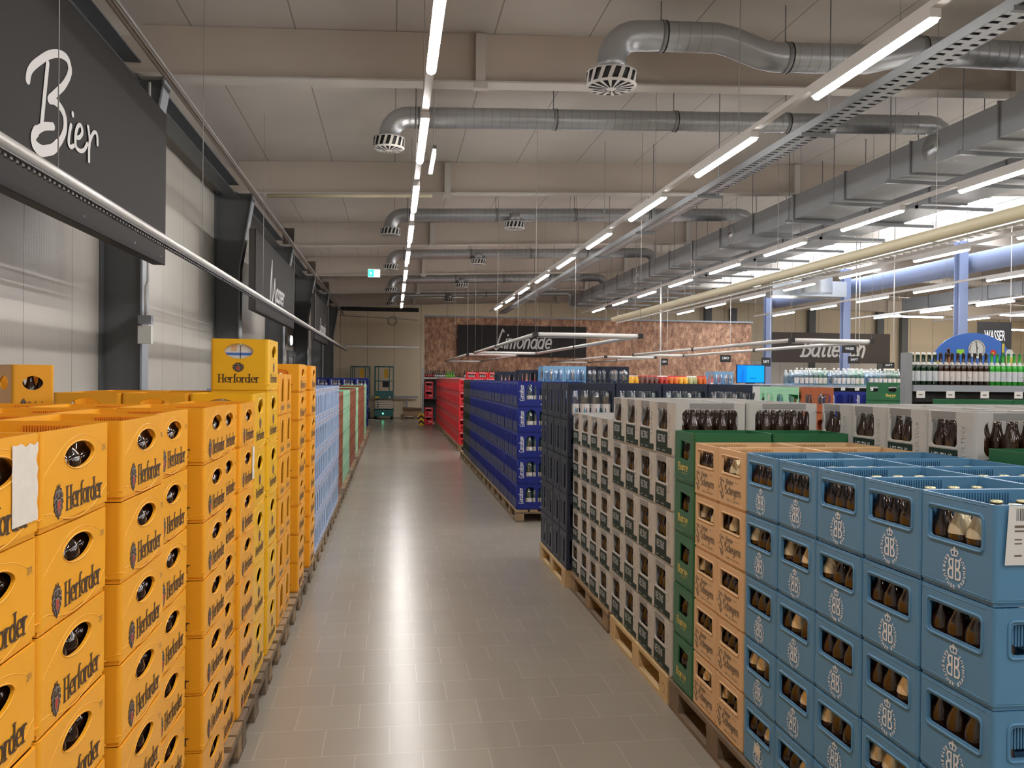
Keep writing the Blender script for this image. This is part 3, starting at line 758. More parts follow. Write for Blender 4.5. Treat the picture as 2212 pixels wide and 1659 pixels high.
def slab(X0, X1, Y0, Y1):
    b.hexa([(X0,Y0,zr(X0)),(X1,Y0,zr(X1)),(X1,Y1,zr(X1)),(X0,Y1,zr(X0))], [(X0,Y0,zr(X0)+.12),(X1,Y0,zr(X1)+.12),(X1,Y1,zr(X1)+.12),(X0,Y1,zr(X0)+.12)], 'roof')
slab(-2.98, SK0, -9, 37.6); slab(SK1, FL, -9, 37.6); slab(SK0, 13.2, -9, SKY0); slab(13.2, SK1, -9, SKY0); slab(SK0, 13.2, SKY1, 37.6); slab(13.2, SK1, SKY1, 37.6)
struct(b.build('ceiling'))
wn = empty('window_1', ((SK0+SK1)/2, 20, 5.7)); struct(wn)
b = MB(); b.box(SK0, SK1, SKY0, SKY1, 5.80, 5.83, 'sky_pane'); o = b.build('window_glazing', wn, (-(SK0+SK1)/2, -20, -5.7))
b = MB()
y = SKY0
while y < SKY1: b.box(SK0, SK1, y, y+.05, 5.70, 5.78, 'white_metal'); y += 1.1
b.box(13.17, 13.23, SKY0, SKY1, 5.66, 5.78, 'white_metal')
for x in (SK0-.03, SK1): b.box(x, x+.03, SKY0, SKY1, 5.60, 5.85, 'white_metal')
b.build('window_frame', wn, (-(SK0+SK1)/2, -20, -5.7))

BY = [-2.2, 3.3, 8.8, 14.1, 19.6, 25.1, 30.4, 35.8]
BN = ['behind the camera', 'above the camera', 'first in the picture', 'second', 'third', 'fourth', 'fifth', 'farthest']
proto = None
for i, y in enumerate(BY):
    if proto is None:
        t = empty('roof_beam', (0, y, 0))
        wb = MB(); fl = MB(); stf = MB()
        for X0, X1 in ((-2.45, 13.2), (13.2, FL)):
            for mbx, ya, yb, f0, f1 in ((wb, -.012, .012, .016, .53), (fl, -.11, .11, 0, .018)):
                mbx.hexa([(X0,ya,zb(X0)+f0),(X1,ya,zb(X1)+f0),(X1,yb,zb(X1)+f0),(X0,yb,zb(X0)+f0)], [(X0,ya,zb(X0)+f1),(X1,ya,zb(X1)+f1),(X1,yb,zb(X1)+f1),(X0,yb,zb(X0)+f1)], 'beam' if f1 > .1 else 'beam_flange')
        for X in (.86, 6.9, 10.5, 17, 22): stf.box(X-.05, X+.05, -.10, -.013, zb(X)+.02, zb(X)+.50, 'beam_flange'); stf.box(X-.07, X+.07, -.12, -.02, zb(X)-.06, zb(X)-.001, 'beam_flange')
        wb.build('web', t); fl.build('flange', t); stf.build('stiffener', t); proto = t
    else: t = clone(proto, (0, y, 0))
    tag(t, f'painted steel roof beam under the ceiling, {BN[i]}, counted from the camera', 'beam', 'roof beams')
proto = None
for i, y in enumerate(BY):
    if proto is None:
        t = empty('wall_column', (-2.8, y, 0)); a = MB(); f = MB(); h = MB()
        a.box(.002, .38, -.01, .01, 0, 3.4, 'steel_paint')
        a.hexa([(.002,-.01,3.4),(.38,-.01,3.4),(.38,.01,3.4),(.002,.01,3.4)], [(.002,-.01,4.60),(.58,-.01,4.60),(.58,.01,4.60),(.002,.01,4.60)], 'steel_paint')
        a.box(.002, .02, -.11, .11, 0, 4.6, 'steel_paint')
        f.box(.381, .399, -.11, .11, 0, 3.4, 'steel_light'); f.hexa([(.381,-.11,3.4),(.399,-.11,3.4),(.399,.11,3.4),(.381,.11,3.4)], [(.581,-.11,4.59),(.599,-.11,4.59),(.599,.11,4.59),(.581,.11,4.59)], 'steel_light')  # lighter colour stands in for light falling on the flange's inner face
        h.box(0.002, .62, -.11, .11, 4.602, 4.625, 'beam_flange'); h.box(.002, .6, -.012, .012, 4.63, 5.0, 'beam')
        a.build('web', t); f.build('flange', t); h.build('head_plate', t); proto = t
    else: t = clone(proto, (-2.8, y, 0))
    tag(t, f'dark grey steel wall column on left wall, {BN[i]}, counted from the camera', 'column', 'steel wall columns')
for i in range(7):
    b = MB(); y0, y1 = BY[i]+.13, BY[i+1]-.13
    b.box(-2.62, -2.42, y0, y1, 4.50, 4.515, 'steel_paint'); b.box(-2.62, -2.605, y0, y1, 4.516, 4.70, 'steel_paint'); b.box(-2.62, -2.42, y0, y1, 4.70, 4.715, 'steel_paint')
    tag(b.build('eaves_rail'), f'dark steel channel along the top of the left wall, {ORD[i]} bay', 'rail', 'eaves rails')
b = MB(); b.tube([(-2.12, -1, 4.52), (-2.12, 37.3, 4.40)], .026, 'pipe_grey'); b.tube([(-2.05, -1, 4.50), (-2.05, 37.3, 4.38)], .012, 'wire')
tag(b.build('ceiling_pipe'), 'thin pale pipe running under the eaves along the left wall', 'pipe')
# ridge columns
proto = None
for i, y in enumerate((13.55, 18.9, 24.2, 29.6)):
    if proto is None:
        t = empty('ridge_column', (13.5, y, 0)); a = MB(); a.box(-.11, .11, -.11, -.09, 0, 5.1, 'steel_blue'); a.box(-.11, .11, .09, .11, 0, 5.1, 'steel_blue'); a.build('flange', t)
        a = MB(); a.box(-.008, .008, -.089, .089, 0, 5.1, 'steel_blue'); a.build('web', t); proto = t
    else: t = clone(proto, (13.5, y, 0))
    tag(t, f'blue-grey steel column under the ridge skylight, {ORD[i]} from the camera', 'column', 'ridge columns')

# wood-look partition with its sign, dark board signs
wp = MB(); wp.box(1.15, 13.7, 31.5, 31.6, 0, 3.93, 'bark'); o = wp.build('wall_partition'); struct(o)
wp = MB(); wp.box(1.13, 13.75, 31.44, 31.64, 3.932, 3.99, 'steel_light'); struct(wp.build('trim_1'))
def letters(vf, fn, k, name, parent):
    b = MB(); b.add([fn(x, y) for x, y, _ in vf[0]], vf[1], k, lift=.00008, lv=(0,-1,0)); return b.build(name, parent)
t = empty('hanging_sign', (4.75, 31.38, 2.52))
b = MB(); b.box(-2.41, 2.41, -.03, .03, 0, 1.14, 'sign'); b.build('board', t)
b = MB(); [b.tube([(x, 0, 1.14), (x, 0, 2.75)], .006, 'wire', 5) for x in (-1.9, 1.9)]; b.build('wire', t)
v = fit(word('Limonade', .085, .10, 0, sx=.82, slant=.28), 0, 0, 2.15, .80)
letters(v, lambda x, y: (.03 + x, -.034, .62 + y), 'letter', 'lettering', t)
tag(t, 'dark board sign with white script Limonade on the wood wall', 'sign')
t = empty('hanging_sign', (18.35, 34, 2.5)); b = MB(); b.box(-2.65, 2.65, -.04, .04, 0, 1.26, 'sign_brown'); b.build('board', t)
b = MB(); [b.tube([(x, 0, 1.26), (x, 0, 3.0)], .006, 'wire', 5) for x in (-2.1, 2.1)]; b.build('wire', t)
v = fit(word('Batterien', .09, .11, 0, sx=.82, slant=.3), 0, 0, 2.95, .80)
letters(v, lambda x, y: (.05 + x, -.045, .62 + y), 'letter', 'lettering', t)
tag(t, 'dark brown board sign with white script Batterien, right background', 'sign')
def wall_sign(y0, y1, label, lett, z0=2.67, z1=3.86, front=True):
    t = empty('wall_sign', (-2.0, (y0+y1)/2, z0)); yc = (y0+y1)/2
    b = MB(); b.box(-.012, 0, y0-yc, y1-yc, 0, z1-z0, 'sign'); b.build('board', t)
    b = MB(); b.box(-.10, -.0125, y0-yc+.003, y1-yc-.003, .002, .02, 'sign_box'); b.box(-.10, -.0125, y1-yc-.02, y1-yc-.003, .0205, z1-z0-.02, 'sign_box'); b.box(-.10, -.0125, y0-yc+.003, y0-yc+.02, .0205, z1-z0-.02, 'sign_box'); b.box(-.10, -.0125, y0-yc+.003, y1-yc-.003, z1-z0-.0195, z1-z0-.002, 'sign_box'); b.build('casing', t)
    b = MB()
    for y in (y0+.2, y0+1.6, yc+.6, y1-.9, y1-.15): b.lathe([(.008,0),(.008,.003),(0,.003)], 'steel_light', 6, Matrix.Translation((.0005, y-yc, .06)) @ Matrix.Rotation(pi/2, 4, 'Y'))
    b.build('screws', t)
    b = MB()
    for q, vf in enumerate(lett): b.add([(.003+.0012*q, x-yc, z-z0) for x, z, _ in vf[0]], vf[1], 'letter', lift=.00004, lv=(1,0,0))
    b.build('lettering', t); tag(t, label, 'sign', 'wall signs'); return t
Bs = [(5.034,3.312),(5.05,3.36),(5.097,3.41),(5.189,3.475),(5.327,3.56),(5.473,3.62),(5.597,3.636),(5.646,3.594),(5.635,3.55),(5.599,3.506),(5.54,3.45),(5.477,3.405),(5.40,3.35),(5.331,3.30),(5.40,3.315),(5.479,3.312),(5.54,3.295),(5.572,3.26),(5.575,3.21),(5.558,3.171),(5.51,3.115),(5.453,3.071),(5.38,3.025),(5.294,2.994),(5.23,2.975),(5.17,2.973),(5.12,2.985),(5.104,3.01),(5.115,3.035),(5.142,3.06),(5.19,3.09),(5.264,3.125),(5.386,3.16)]
Bs = smooth(Bs)
bier = [nib([Bs], .030, .024, k=10), nib([Bs[84:118]], .034, .034, k=10), nib([[(5.299,3.504),(5.273,3.383),(5.242,3.238),(5.217,3.119)]], .024, .018, k=8),
        nib([[(5.662,3.249),(5.64,3.20),(5.625,3.15),(5.629,3.12),(5.66,3.112),(5.71,3.134)], [(5.687,3.33),(5.687,3.317)]], .020, .013, k=10, sm=True),
        nib([[(5.745,3.195),(5.80,3.21),(5.845,3.245),(5.85,3.275),(5.818,3.294),(5.775,3.275),(5.745,3.235),(5.729,3.182),(5.738,3.145),(5.77,3.128),(5.83,3.132),(5.891,3.157),(5.943,3.209)]], .020, .013, k=10, sm=True),
        nib([[(5.955,3.324),(5.985,3.25),(5.975,3.18),(5.974,3.102)], [(5.99,3.24),(6.03,3.29),(6.07,3.32),(6.11,3.325),(6.13,3.30),(6.136,3.255)]], .020, .012, k=10, sm=True)]
wall_sign(2.7, 7.93, 'dark wall sign with white script Bier above yellow crates', bier, z1=4.0)
ws = join(nib([[(14.45,2.95),(14.52,3.3),(14.66,3.62),(14.62,3.3),(14.66,3.0),(14.72,2.93),(14.86,3.12),(15.0,3.35),(15.02,3.1),(15.1,2.95)]], .035, .02),
          shift(fit(word('asser', .09, .11, 0, sx=.9, slant=.25), 0, 0, 1.15, .26), 15.72, 3.1))
wall_sign(12.95, 17.9, 'dark wall sign with white script Wasser, middle of left wall', [ws])
wall_sign(22.6, 27.1, 'dark wall sign with small white script, farthest on left wall', [shift(fit(word('Limonade', .09, .11, 0, sx=.9, slant=.25), 0, 0, 2.1, .45), 25.1, 3.12)])

# back wall dressing
b = MB(); b.box(-2.7, 1.1, 37.44, 37.495, 4.55, 4.72, 'black'); struct(b.build('trim_2'))
b = MB(); b.box(-2.4, 1.1, 37.40, 37.49, 2.98, 3.06, 'alu'); tag(b.build('wall_rail'), 'metal rail across the back wall above the scissor lift', 'rail')
t = empty('guard_rail', (0, 37.3, 0)); b = MB(); b.box(-2.2, 1.1, -.03, .03, .83, .90, 'steel_light'); b.build('top_bar', t)
for x in (-1.9, -.6, .62): b = MB(); b.box(x-.03, x+.03, -.03, .03, 0, .829, 'steel_light'); b.build('post', t)
tag(t, 'low grey guard rail along the back wall behind the lift', 'rail')
b = MB(); b.tube([( -.02+.19*cos(R(a)), 37.478, 4.15+.19*sin(R(a))) for a in range(0, 361, 20)], .02, 'wire', 6, caps=False); b.tube([(-2.3,37.485,4.35),(1.1,37.485,4.2)], .012, 'wire', 5)
tag(b.build('cable_coil'), 'coiled cable hanging high on the back wall', 'cable')
b = MB()
for x in (14.0, 15.2, 19.0, 22.4, 23.6): b.box(x, x+.3, 37.2, 37.45, 0, 5, 'steel_paint')
b.box(13.8, 22.6, 37.25, 37.45, 0, 2.6, 'white_panel'); struct(b.build('wall_back_lining'))

# strip lights
ROWS = [(.25, 4.66, 9, 1, 'first'), (3.17, 4.72, 9, 1, 'second'), (6.33, 4.9, 9, 1, 'third'), (9.2, 7.6, 8, 1, 'fourth'), (12.4, 7.4, 8, 1, 'fifth'), (16.1, 15.3, 5, 1, 'sixth'), (19.4, 15.5, 5, 1, 'seventh')]
lproto = None; rproto = None
def make_lamp():
    t = empty('strip_lamp', (0,0,-40)); b = MB()
    pr = [(.034*cos(R(a)), -.012 - .030*abs(sin(R(a)))) for a in range(180, 361, 30)]
    vs = []; fs = []; n = len(pr)
    for y in (.0, 1.42): vs += [(x, y, z) for x, z in pr]
    fs = [(j, j+1, n+j+1, n+j) for j in range(n-1)] + [tuple(range(n))[::-1], tuple(range(n, 2*n))]
    b.add(vs, fs, 'lamp_glow'); b.build('diffuser', t)
    b = MB(); b.box(-.036, .036, -.02, 1.44, -.011, .045, 'lamp_house'); b.build('housing', t); return t
lp = make_lamp()
first = True
for X, Y0, n, st, nm in ROWS:
    z = 3.88
    b = MB(); b.box(X-.03, X+.03, -6.5, Y0 + 2.56*n + .4, z+.046, z+.09, 'lamp_house')
    y = 2.5
    while y < Y0 + 2.56*n: b.tube([(X, y, z+.09), (X, y, zr(X)+.01)], .004, 'wire', 4); y += 2.56
    tag(b.build('light_track'), f'pale track carrying the {nm} row of strip lamps from the left', 'light track', 'light tracks')
    for i in range(-4 if Y0 < 5.5 else -3, n):
        y = Y0 + 2.56*i
        if first: o = lp; o.location = (X, y, z); first = False
        else: o = clone(lp, (X, y, z))
        tag(o, f'lit white strip lamp, {ORD[i]} from camera, {nm} row from left' if i >= 0 else f'lit strip lamp above or behind the camera, {ORD[-i-1]} back, {nm} row', 'ceiling lamp', 'strip lamps')
b = MB(); b.box(.43-.02, .43+.02, 9.5, 10.4, 4.16, 4.19, 'far_lamp'); b.box(.41, .45, 9.35, 10.5, 4.19, 4.23, 'galv_dark'); b.tube([(.43,9.6,4.23),(.43,9.6,5.24)], .005, 'wire', 4)
tag(b.build('work_lamp'), 'small lit lamp hanging beside the first lamp row', 'ceiling lamp')
for i, (x, y, z, l) in enumerate(((19.2, 31, 4.3, 2.2), (23.5, 30.5, 4.4, 2.0), (24.5, 33, 4.0, 2.2))):
    b = MB(); b.box(x, x+l, y, y+.06, z-.05, z, 'far_lamp'); b.box(x-.1, x+l+.1, y-.01, y+.07, z, z+.05, 'lamp_house'); b.tube([(x+l/2,y+.03,z+.05),(x+l/2,y+.03,zr(x+l/2)+.01)], .01, 'wire', 4)
    tag(b.build('cross_lamp'), f'lit strip lamp hanging crosswise by the right back wall, {ORD[i]} from left', 'ceiling lamp', 'crosswise lamps')
for i, (x, y) in enumerate(((3.1, 34.2), (5.6, 34.2))):
    o = clone(lp, (x, y, 3.0), pi/2); tag(o, f'lit strip lamp in the back room behind the wood wall, {ORD[i]}', 'ceiling lamp', 'lamps behind the wood wall')
    b = MB(); b.tube([(x-.7, y, 3.046), (x-.7, y, zr(x))], .004, 'wire', 4); b.build('wire', o).matrix_parent_inverse = Matrix.LocRotScale(Vector((x, y, 3.0)), Matrix.Rotation(pi/2, 3, 'Z'), None).inverted()
b = MB(); b.tube([(-1.95, 13.7, 4.50), (.6, 13.7, 4.60)], .03, 'cream', 8); tag(b.build('ceiling_batten'), 'unlit pale tube fixed across the third roof beam', 'ceiling lamp')

# long hanging tubes
def comb(b, X, z, y0, y1, st, k, w_=.025):
    y = y0
    while y < y1: b.box(X-w_, X+w_, y, y+st*.45, z-.012, z, k); y += st
t = empty('hanging_tube', (-1.68, 3, 2.7)); b = MB(); b.tube([(0, -2.5, 0), (0, 28.5, 0)], .036, 'tube_grey', 12); b.build('tube', t)
b = MB(); b.box(-.012, .05, -2.5, 28.5, -.055, -.050, 'slot_dark'); comb(b, .02, -.056, -2.5, 14, .06, 'galv_dark', .012); b.build('comb_strip', t)
for y in (1.6, 4.9, 8.5, 12, 16, 20, 24, 28): b = MB(); b.tube([(0, y, .036), (0, y, 2.42)], .003, 'wire', 4); b.build('wire', t)
tag(t, 'long pale tube hung on wires above the yellow crates', 'hanging tube')
t = empty('hanging_tube', (5.43, 3, 3.2)); b = MB(); b.tube([(0, -1, 0), (0, 17.8, 0)], .062, 'cream', 14); b.build('tube', t)
b = MB(); b.box(.065, .07, -1, 17.8, -.085, -.06, 'white_metal'); comb(b, .095, -.080, -1, 17.8, .13, 'white_metal', .03); b.build('comb_strip', t)
for y in (1.4, 5, 8.6, 12.2, 15.8): b = MB(); b.tube([(0, y, .06), (0, y, 2.15)], .004, 'wire', 4); b.build('wire', t)
tag(t, 'long cream tube with slotted strip hanging over the right shelves', 'hanging tube')
def frame(x0, x1, y0, y1, z, label):
    t = empty('hanging_rail', (x0, y0, z)); w_, l = x1-x0, y1-y0
    for pts in ([(0,0,0),(w_,0,0)], [(w_,.05,0),(w_,l,0)], [(w_,l,0),(0,l,0)], [(0,l-.05,0),(0,.05,0)]):
        b = MB(); b.tube(pts, .03, 'white_metal' if pts[0][1] == pts[1][1] else 'tube_grey', 8); b.build('bar', t)
    b = MB(); comb(b, w_/2, -.03, .03, .05, .05, 'white_metal', w_*.48); b.build('comb_strip', t)
    b = MB()
    for x in (0, w_):
        for y in (.0, l/2, l): b.tube([(x,y,.03),(x,y,zr(x0+x)-z)], .003, 'wire', 4); b.box(x-.035, x+.035, y-.035, y+.035, -.033, .033, 'black')
    b.build('suspension', t); tag(t, label, 'hanging frame', 'hanging rectangular frames')
frame(1.9, 3.36, 11.4, 19.9, 2.3, 'large hanging white rectangular frame in front of the Limonade sign')
frame(1.85, 3.12, 21.4, 30.2, 2.3, 'hanging white rectangular frame behind the large one near the Limonade sign')
frame(5.75, 7.0, 11.8, 20.0, 2.3, 'hanging white rectangular frame overlapping the brown Batterien sign')
frame(5.55, 6.9, 22.0, 29.8, 2.3, 'hanging white rectangular frame before the wood wall, right of Limonade')

# cable tray
t = empty('cable_tray', (3.81, 3, 3.98)); b = MB()
for x in (-.10, .10): b.box(x-.004, x+.004, -1, 27, 0, .07, 'galv_dark')
b.build('side_rail', t); b = MB(); y = -1
while y < 27: b.box(-.096, .096, y, y+.05, 0, .004, 'galv'); b.box(-.03, .03, y+.05, y+.09, 0, .004, 'galv'); y += .09
b.box(-.09, .09, -1, 27, .02, .03, 'galv_dark'); b.build('perforated_floor', t)
for y in (1.7, 4.4, 7.1, 9.8, 12.5, 15.2, 18, 21, 24): b = MB(); b.box(-.13, .2, y, y+.04, -.03, -.001, 'galv_dark'); b.tube([(.15, y+.02, 0), (.15, y+.02, 1.37)], .006, 'galv_dark', 5); b.build('hanger', t); tag(t, 'perforated metal cable tray running beside the second lamp row', 'cable tray')

# ventilation
def diffuser(parent, x, y, z, r=.2):
    b = MB(); n = 24
    b.lathe([(r*.5,.16),(r,.14),(r,.125)], 'white_metal', n, Matrix.Translation((x,y,z))); b.lathe([(r,.02),(r*.92,.0),(r*.90,.001)], 'white_metal', n, Matrix.Translation((x,y,z)))
    for i in range(16):
        a0, a1 = 2*pi*i/16, 2*pi*(i+.42)/16; q = .32
        b.add([(x+r*cos(a0),y+r*sin(a0),z+.02),(x+r*cos(a1),y+r*sin(a1),z+.02),(x+r*cos(a1+q*.5),y+r*sin(a1+q*.5),z+.126),(x+r*cos(a0+q*.5),y+r*sin(a0+q*.5),z+.126)], [(0,1,2,3)], 'white_metal')
        b.add([(x+r*.92*cos(a0),y+r*.92*sin(a0),z),(x+r*.92*cos(a1),y+r*.92*sin(a1),z),(x+r*.18*cos(a1),y+r*.18*sin(a1),z-.012),(x+r*.18*cos(a0),y+r*.18*sin(a0),z-.012)], [(0,1,2,3)], 'white_metal')
    b.lathe([(r*.2,-.012),(0,-.014)], 'white_metal', 12, Matrix.Translation((x,y,z)))
    b.lathe([(r*.94,.13),(r*.94,.03),(r*.5,.012),(0,.012)], 'black', 16, Matrix.Translation((x,y,z)))
    o = b.build('diffuser', parent); return o
def duct(i, y, r, pts, diffs, label, clamps, flex=False):
    t = empty('ventilation_duct', (0, y, 0))
    pth = []
    for p in pts: pth.append((p[0], 0, p[1]))
    b = MB(); b.tube(pth, r, 'galv', 20)
    b.build('pipe', t); s = MB()
    (xa, za), (xb, zb_) = pts[-2], pts[-1]
    for c in clamps:
        # height of the pipe at this place
        for (p, q) in zip(pts[:-1], pts[1:]):
            if min(p[0], q[0]) <= c <= max(p[0], q[0]) and q[0] != p[0]: zc = p[1] + (q[1]-p[1])*(c-p[0])/(q[0]-p[0])
        s.tube([(c-.012, 0, zc), (c+.012, 0, zc)], r+.008, 'galv_dark', 20); s.tube([(c+.03, 0, zc), (c+.04, 0, zc)], r+.008, 'black', 20)
        s.tube([(c, 0, zc+r), (c, 0, zr(c)+.01)], .006, 'galv_dark', 5)
    s.build('pipe_clamp', t)
    e = MB(); x = pts[-1][0]
    z0, z1 = pts[-1][1], pts[-2][1]
    xs = min(p[0] for p in pts)+r*2
    while xs < max(p[0] for p in pts)-.4:
        for (p, q) in zip(pts[:-1], pts[1:]):
            if p[0] <= xs <= q[0] and q[0] > p[0] + .3: zc = p[1] + (q[1]-p[1])*(xs-p[0])/(q[0]-p[0]); e.tube([(xs, 0, zc), (xs+.006, 0, zc)], r+.0022, 'galv_box', 20, caps=False)
        xs += .11
    e.build('spiral_seam', t)
    for dx, dz in diffs: diffuser(t, dx, 0, dz, .24 if i == 0 else .19)
    tag(t, label, 'duct', 'round ventilation ducts'); return t
def elbow(x, z, r_, down, sgn=1, n=6):   # from vertical up into horizontal, centre line
    return [(x + sgn*r_*(1-cos(R(90*i/n))), z + r_*sin(R(90*i/n))) for i in range(n+1)]
duct(0, 7.9, .14, [(2.02, 4.60)] + elbow(2.02, 4.70, .26, 1) + [(2.45, 4.97), (3.05, 4.99), (3.2, 4.96), (3.5, 4.86), (3.65, 4.84), (4.6, 4.88), (4.75, 4.92), (5.0, 4.98), (5.2, 5.0), (8.5, 5.05)],
     [(2.02, 4.455)], 'large round galvanised duct with elbow and diffuser, nearest to the camera', (2.5, 3.75, 5.15, 7))
for i, (y, z, xe, extra) in enumerate(((10.5, 4.86, 7.0, []), (16.5, 4.80, 6.9, [2.3]), (22.0, 4.83, 6.6, [2.15]), (27.4, 4.80, 6.6, [2.15]), (32.6, 4.8, 6.6, [2.1]))):
    zz = lambda x: z + .036*x
    pts = [(-.07, z-.30)] + elbow(-.07, z-.24, .24, 1) + [(xe, zz(xe))] + [(xe + .24*sin(R(a)), zz(xe) - .24*(1-cos(R(a)))) for a in (20, 45, 70, 90)] + [(xe+.24, 4.58)]
    t = duct(i+1, y, .125, pts, [(-.07, z-.40)] , f'round galvanised duct below the roof, {ORD[i+1]} from the camera', [.25, 1.95, 3.5, 5.0])
    for ex in extra:
        bb = MB(); bb.tube([(ex, -.13, zz(ex)), (ex, -.13, zz(ex)-.16)], .1, 'galv', 14); bb.build('branch_pipe', t); diffuser(t, ex, -.13, zz(ex)-.30)
for nm, X0, X1, z0, z1, lb in (('a', 6.1, 6.75, 4.2, 4.56, 'long rectangular sheet-metal duct under the roof right of the aisle'), ('b', 7.35, 7.9, 4.2, 4.5, 'second long rectangular duct beside the first, nearer the skylight'), ('c', 18.4, 19.2, 4.35, 4.75, 'far rectangular duct beyond the skylight on the right')):
    t = empty('box_duct', (X0, 0, z0)); b = MB(); y = -2.5; W = X1-X0; Hh = z1-z0
    while y < 29:
        b.box(0, W, y, y+1.48, 0, Hh, 'galv_box'); y += 1.5
    b.build('duct_casing', t); y = -1.02
    while y < 29: b = MB(); b.box(-.02, W+.02, y-.012, y+.012, -.02, Hh+.02, 'galv_dark'); y += 1.5; b.build('flange', t)
    y = .3
    while y < 29: b = MB(); b.box(-.15, W+.5, y-.02, y+.02, -.065, -.022, 'galv_dark'); b.tube([(-.1, y, -.02), (-.1, y, zr(X0)-z0+.01)], .006, 'galv_dark', 5); y += 1.35; b.build('hanger', t)
    b = MB()
    for y in (4.4, 9.1, 15, 21): b.lathe([(.15,0),(.15,.01),(0,.012)], 'galv', 16, Matrix.Translation((-.001, y, Hh*.55)) @ Matrix.Rotation(-pi/2, 4, 'Y')); b.box(-.02, -.012, y-.07, y+.07, Hh*.5, Hh*.6, 'galv_dark')
    b.build('inspection_cover', t); tag(t, lb, 'duct', 'rectangular ducts')
b = MB(); b.tube([(13.95, 12, 4.62), (13.95, 29.5, 4.62), (13.95, 30.0, 4.62)], .24, 'steel_blue', 18); b.build('x') if False else tag(b.build('round_duct'), 'thick pale blue round duct running below the skylight behind the columns', 'duct')
b = MB(); b.box(10.9, 13.2, 23.6, 24.4, 4.2, 4.65, 'galv'); b.lathe([(.42,-.22),(.42,.22)], 'galv', 24, Matrix.Translation((11.9, 22.9, 4.42))); tag(b.build('mixing_box'), 'shiny sheet-metal ventilation box under the skylight between the columns', 'duct')

# emergency items
t = empty('exit_sign', (-.49, 22, 4.24)); b = MB(); b.box(-.15, .15, -.015, .015, 0, .19, 'exit_white'); b.build('panel', t)
b = MB(); b.box(-.148, .0, -.018, -.016, .003, .187, 'exit_green'); b.add([(-.1,-.02,.05),(-.05,-.02,.09),(-.1,-.02,.14)], [(0,1,2)], 'exit_white'); b.build('pictogram', t); b = MB(); b.box(-.15, .15, -.02, .02, .191, .22, 'lamp_house'); [b.tube([(x,0,.22),(x,0,.98)], .003, 'wire', 4) for x in (-.1, .1)]; b.build('bracket', t)
tag(t, 'green and white lit emergency exit sign hanging over the aisle', 'sign')
t = empty('wall_light', (-2.72, 23.1, 2.65)); b = MB(); b.lathe([(.17,0),(.17,.06),(0,.06)], 'galv_dark', 16, Matrix.Rotation(pi/2, 4, 'Y')); b.build('housing', t); b = MB(); b.lathe([(.13,.061),(.11,.1),(0,.115)], 'led_white', 16, Matrix.Rotation(pi/2, 4, 'Y')); b.build('lens', t)
tag(t, 'round white emergency light on the left wall', 'wall light')
b = MB(); b.box(-2.33, -2.24, 19.52, 19.68, 3.95, 4.12, 'red_dark'); tag(b.build('alarm_box'), 'small red box high on the third wall column', 'alarm box')
t = empty('junction_box', (-2.35, 8.66, 2.0)); b = MB(); b.box(-.06, .06, -.08, .0, 0, .17, 'white_plastic'); b.box(-.06, .06, -.08, .0, .19, .27, 'steel_light'); b.build('box', t); b = MB(); b.tube([(0,-.04,.27),(0,-.04,.55),(.02,-.04,.6),(.02,-.04,2.5)], .014, 'white_metal', 6); b.build('conduit', t)
tag(t, 'pale junction box with conduit on the second wall column', 'junction box')
d = empty('door_1', (-2.79, 25, 0)); struct(d); b = MB(); b.box(0, .06, -1.6, 1.6, 2.25, 2.4, 'steel_paint'); [b.box(0, .06, y, y+.08, 0, 2.249, 'steel_paint') for y in (-1.6, -.45, .6, 1.52)]; b.build('door_frame', d); b = MB(); b.box(.0, .02, -1.5, 1.5, 0, 2.24, 'velt_dark'); b.build('door_panel', d)

# ================================================================== left row
LF = 'left row'
small = 'small yellow crate'
def lcol(key, xf, y0, n, what, cn, rows=1, pitch=None, kind='small', pts=row5, lows=1, group=None, z0=.144, kt=None):
    g = group or what + 's, left row'
    o = col_stack(-1, key, xf, y0, n, what, cn, LF, g, z0, pitch, kind=kind, pts=pts)
    if rows > 1: top_fill(-1, key, xf, y0, n, rows, what, cn, LF, g, z0, pitch, kind=kt, lows=lows)
    return o
NC = ['first column', 'second column', 'third column', 'fourth column', 'fifth column', 'sixth column', 'seventh column', 'eighth column', 'ninth column', 'tenth column', 'eleventh column', 'twelfth column', 'thirteenth column',
      'fourteenth column', 'fifteenth column', 'sixteenth column', 'seventeenth column', 'eighteenth column', 'nineteenth column', 'twentieth column'] + [ORD[i] + ' column' for i in range(20, 28)]
c1 = lcol('ysmall', -.690, 1.40, 7, small, NC[0], 4, .206)
lcol('ysmall', -.690, 1.81, 7, small, NC[1], 4, .206)
lcol('ysmall', -.668, 2.262, 7, small, NC[2], 4, .206)
lcol('ysmall', -.697, 2.672, 7, small, NC[3], 4, .206)
lcol('ysmall', -.658, 3.172, 7, small, NC[4], 3, .206)
lcol('ysmall', -.690, 3.578, 7, small, NC[5], 1, .2045)
c7 = lcol('ysmall', -.676, 3.984, 7, small, NC[6], 1, .2045)
tl = MB(); import itertools
def torn(b, face, w_, d_, x0, x1, z0, z1, seed, off=.002):
    rnd = random.Random(seed); n = 9
    l = [(x0 + rnd.uniform(-.001,.001), z0+(z1-z0)*i/n) for i in range(n+1)]; r_ = [(x1 + rnd.uniform(-.016,.001)*(1 if rnd.random() < .4 else .05), z0+(z1-z0)*i/n) for i in range(n+1)]
    tp = [(x0+(x1-x0)*i/6, z1 + rnd.uniform(-.012,.002)) for i in range(1, 6)]
    v, f = fill2d([l + tp + r_[::-1]], 0); b.add(v, f, 'paper', fmat(face, w_, d_, off))
torn(tl, 'F', .402, .298, .075, .190, .035, .188, 3); tl.build('torn_label', c1[6])
tl = MB(); torn(tl, 'F', .402, .298, .125, .19, .03, .19, 5); tl.build('torn_label', c7[5])
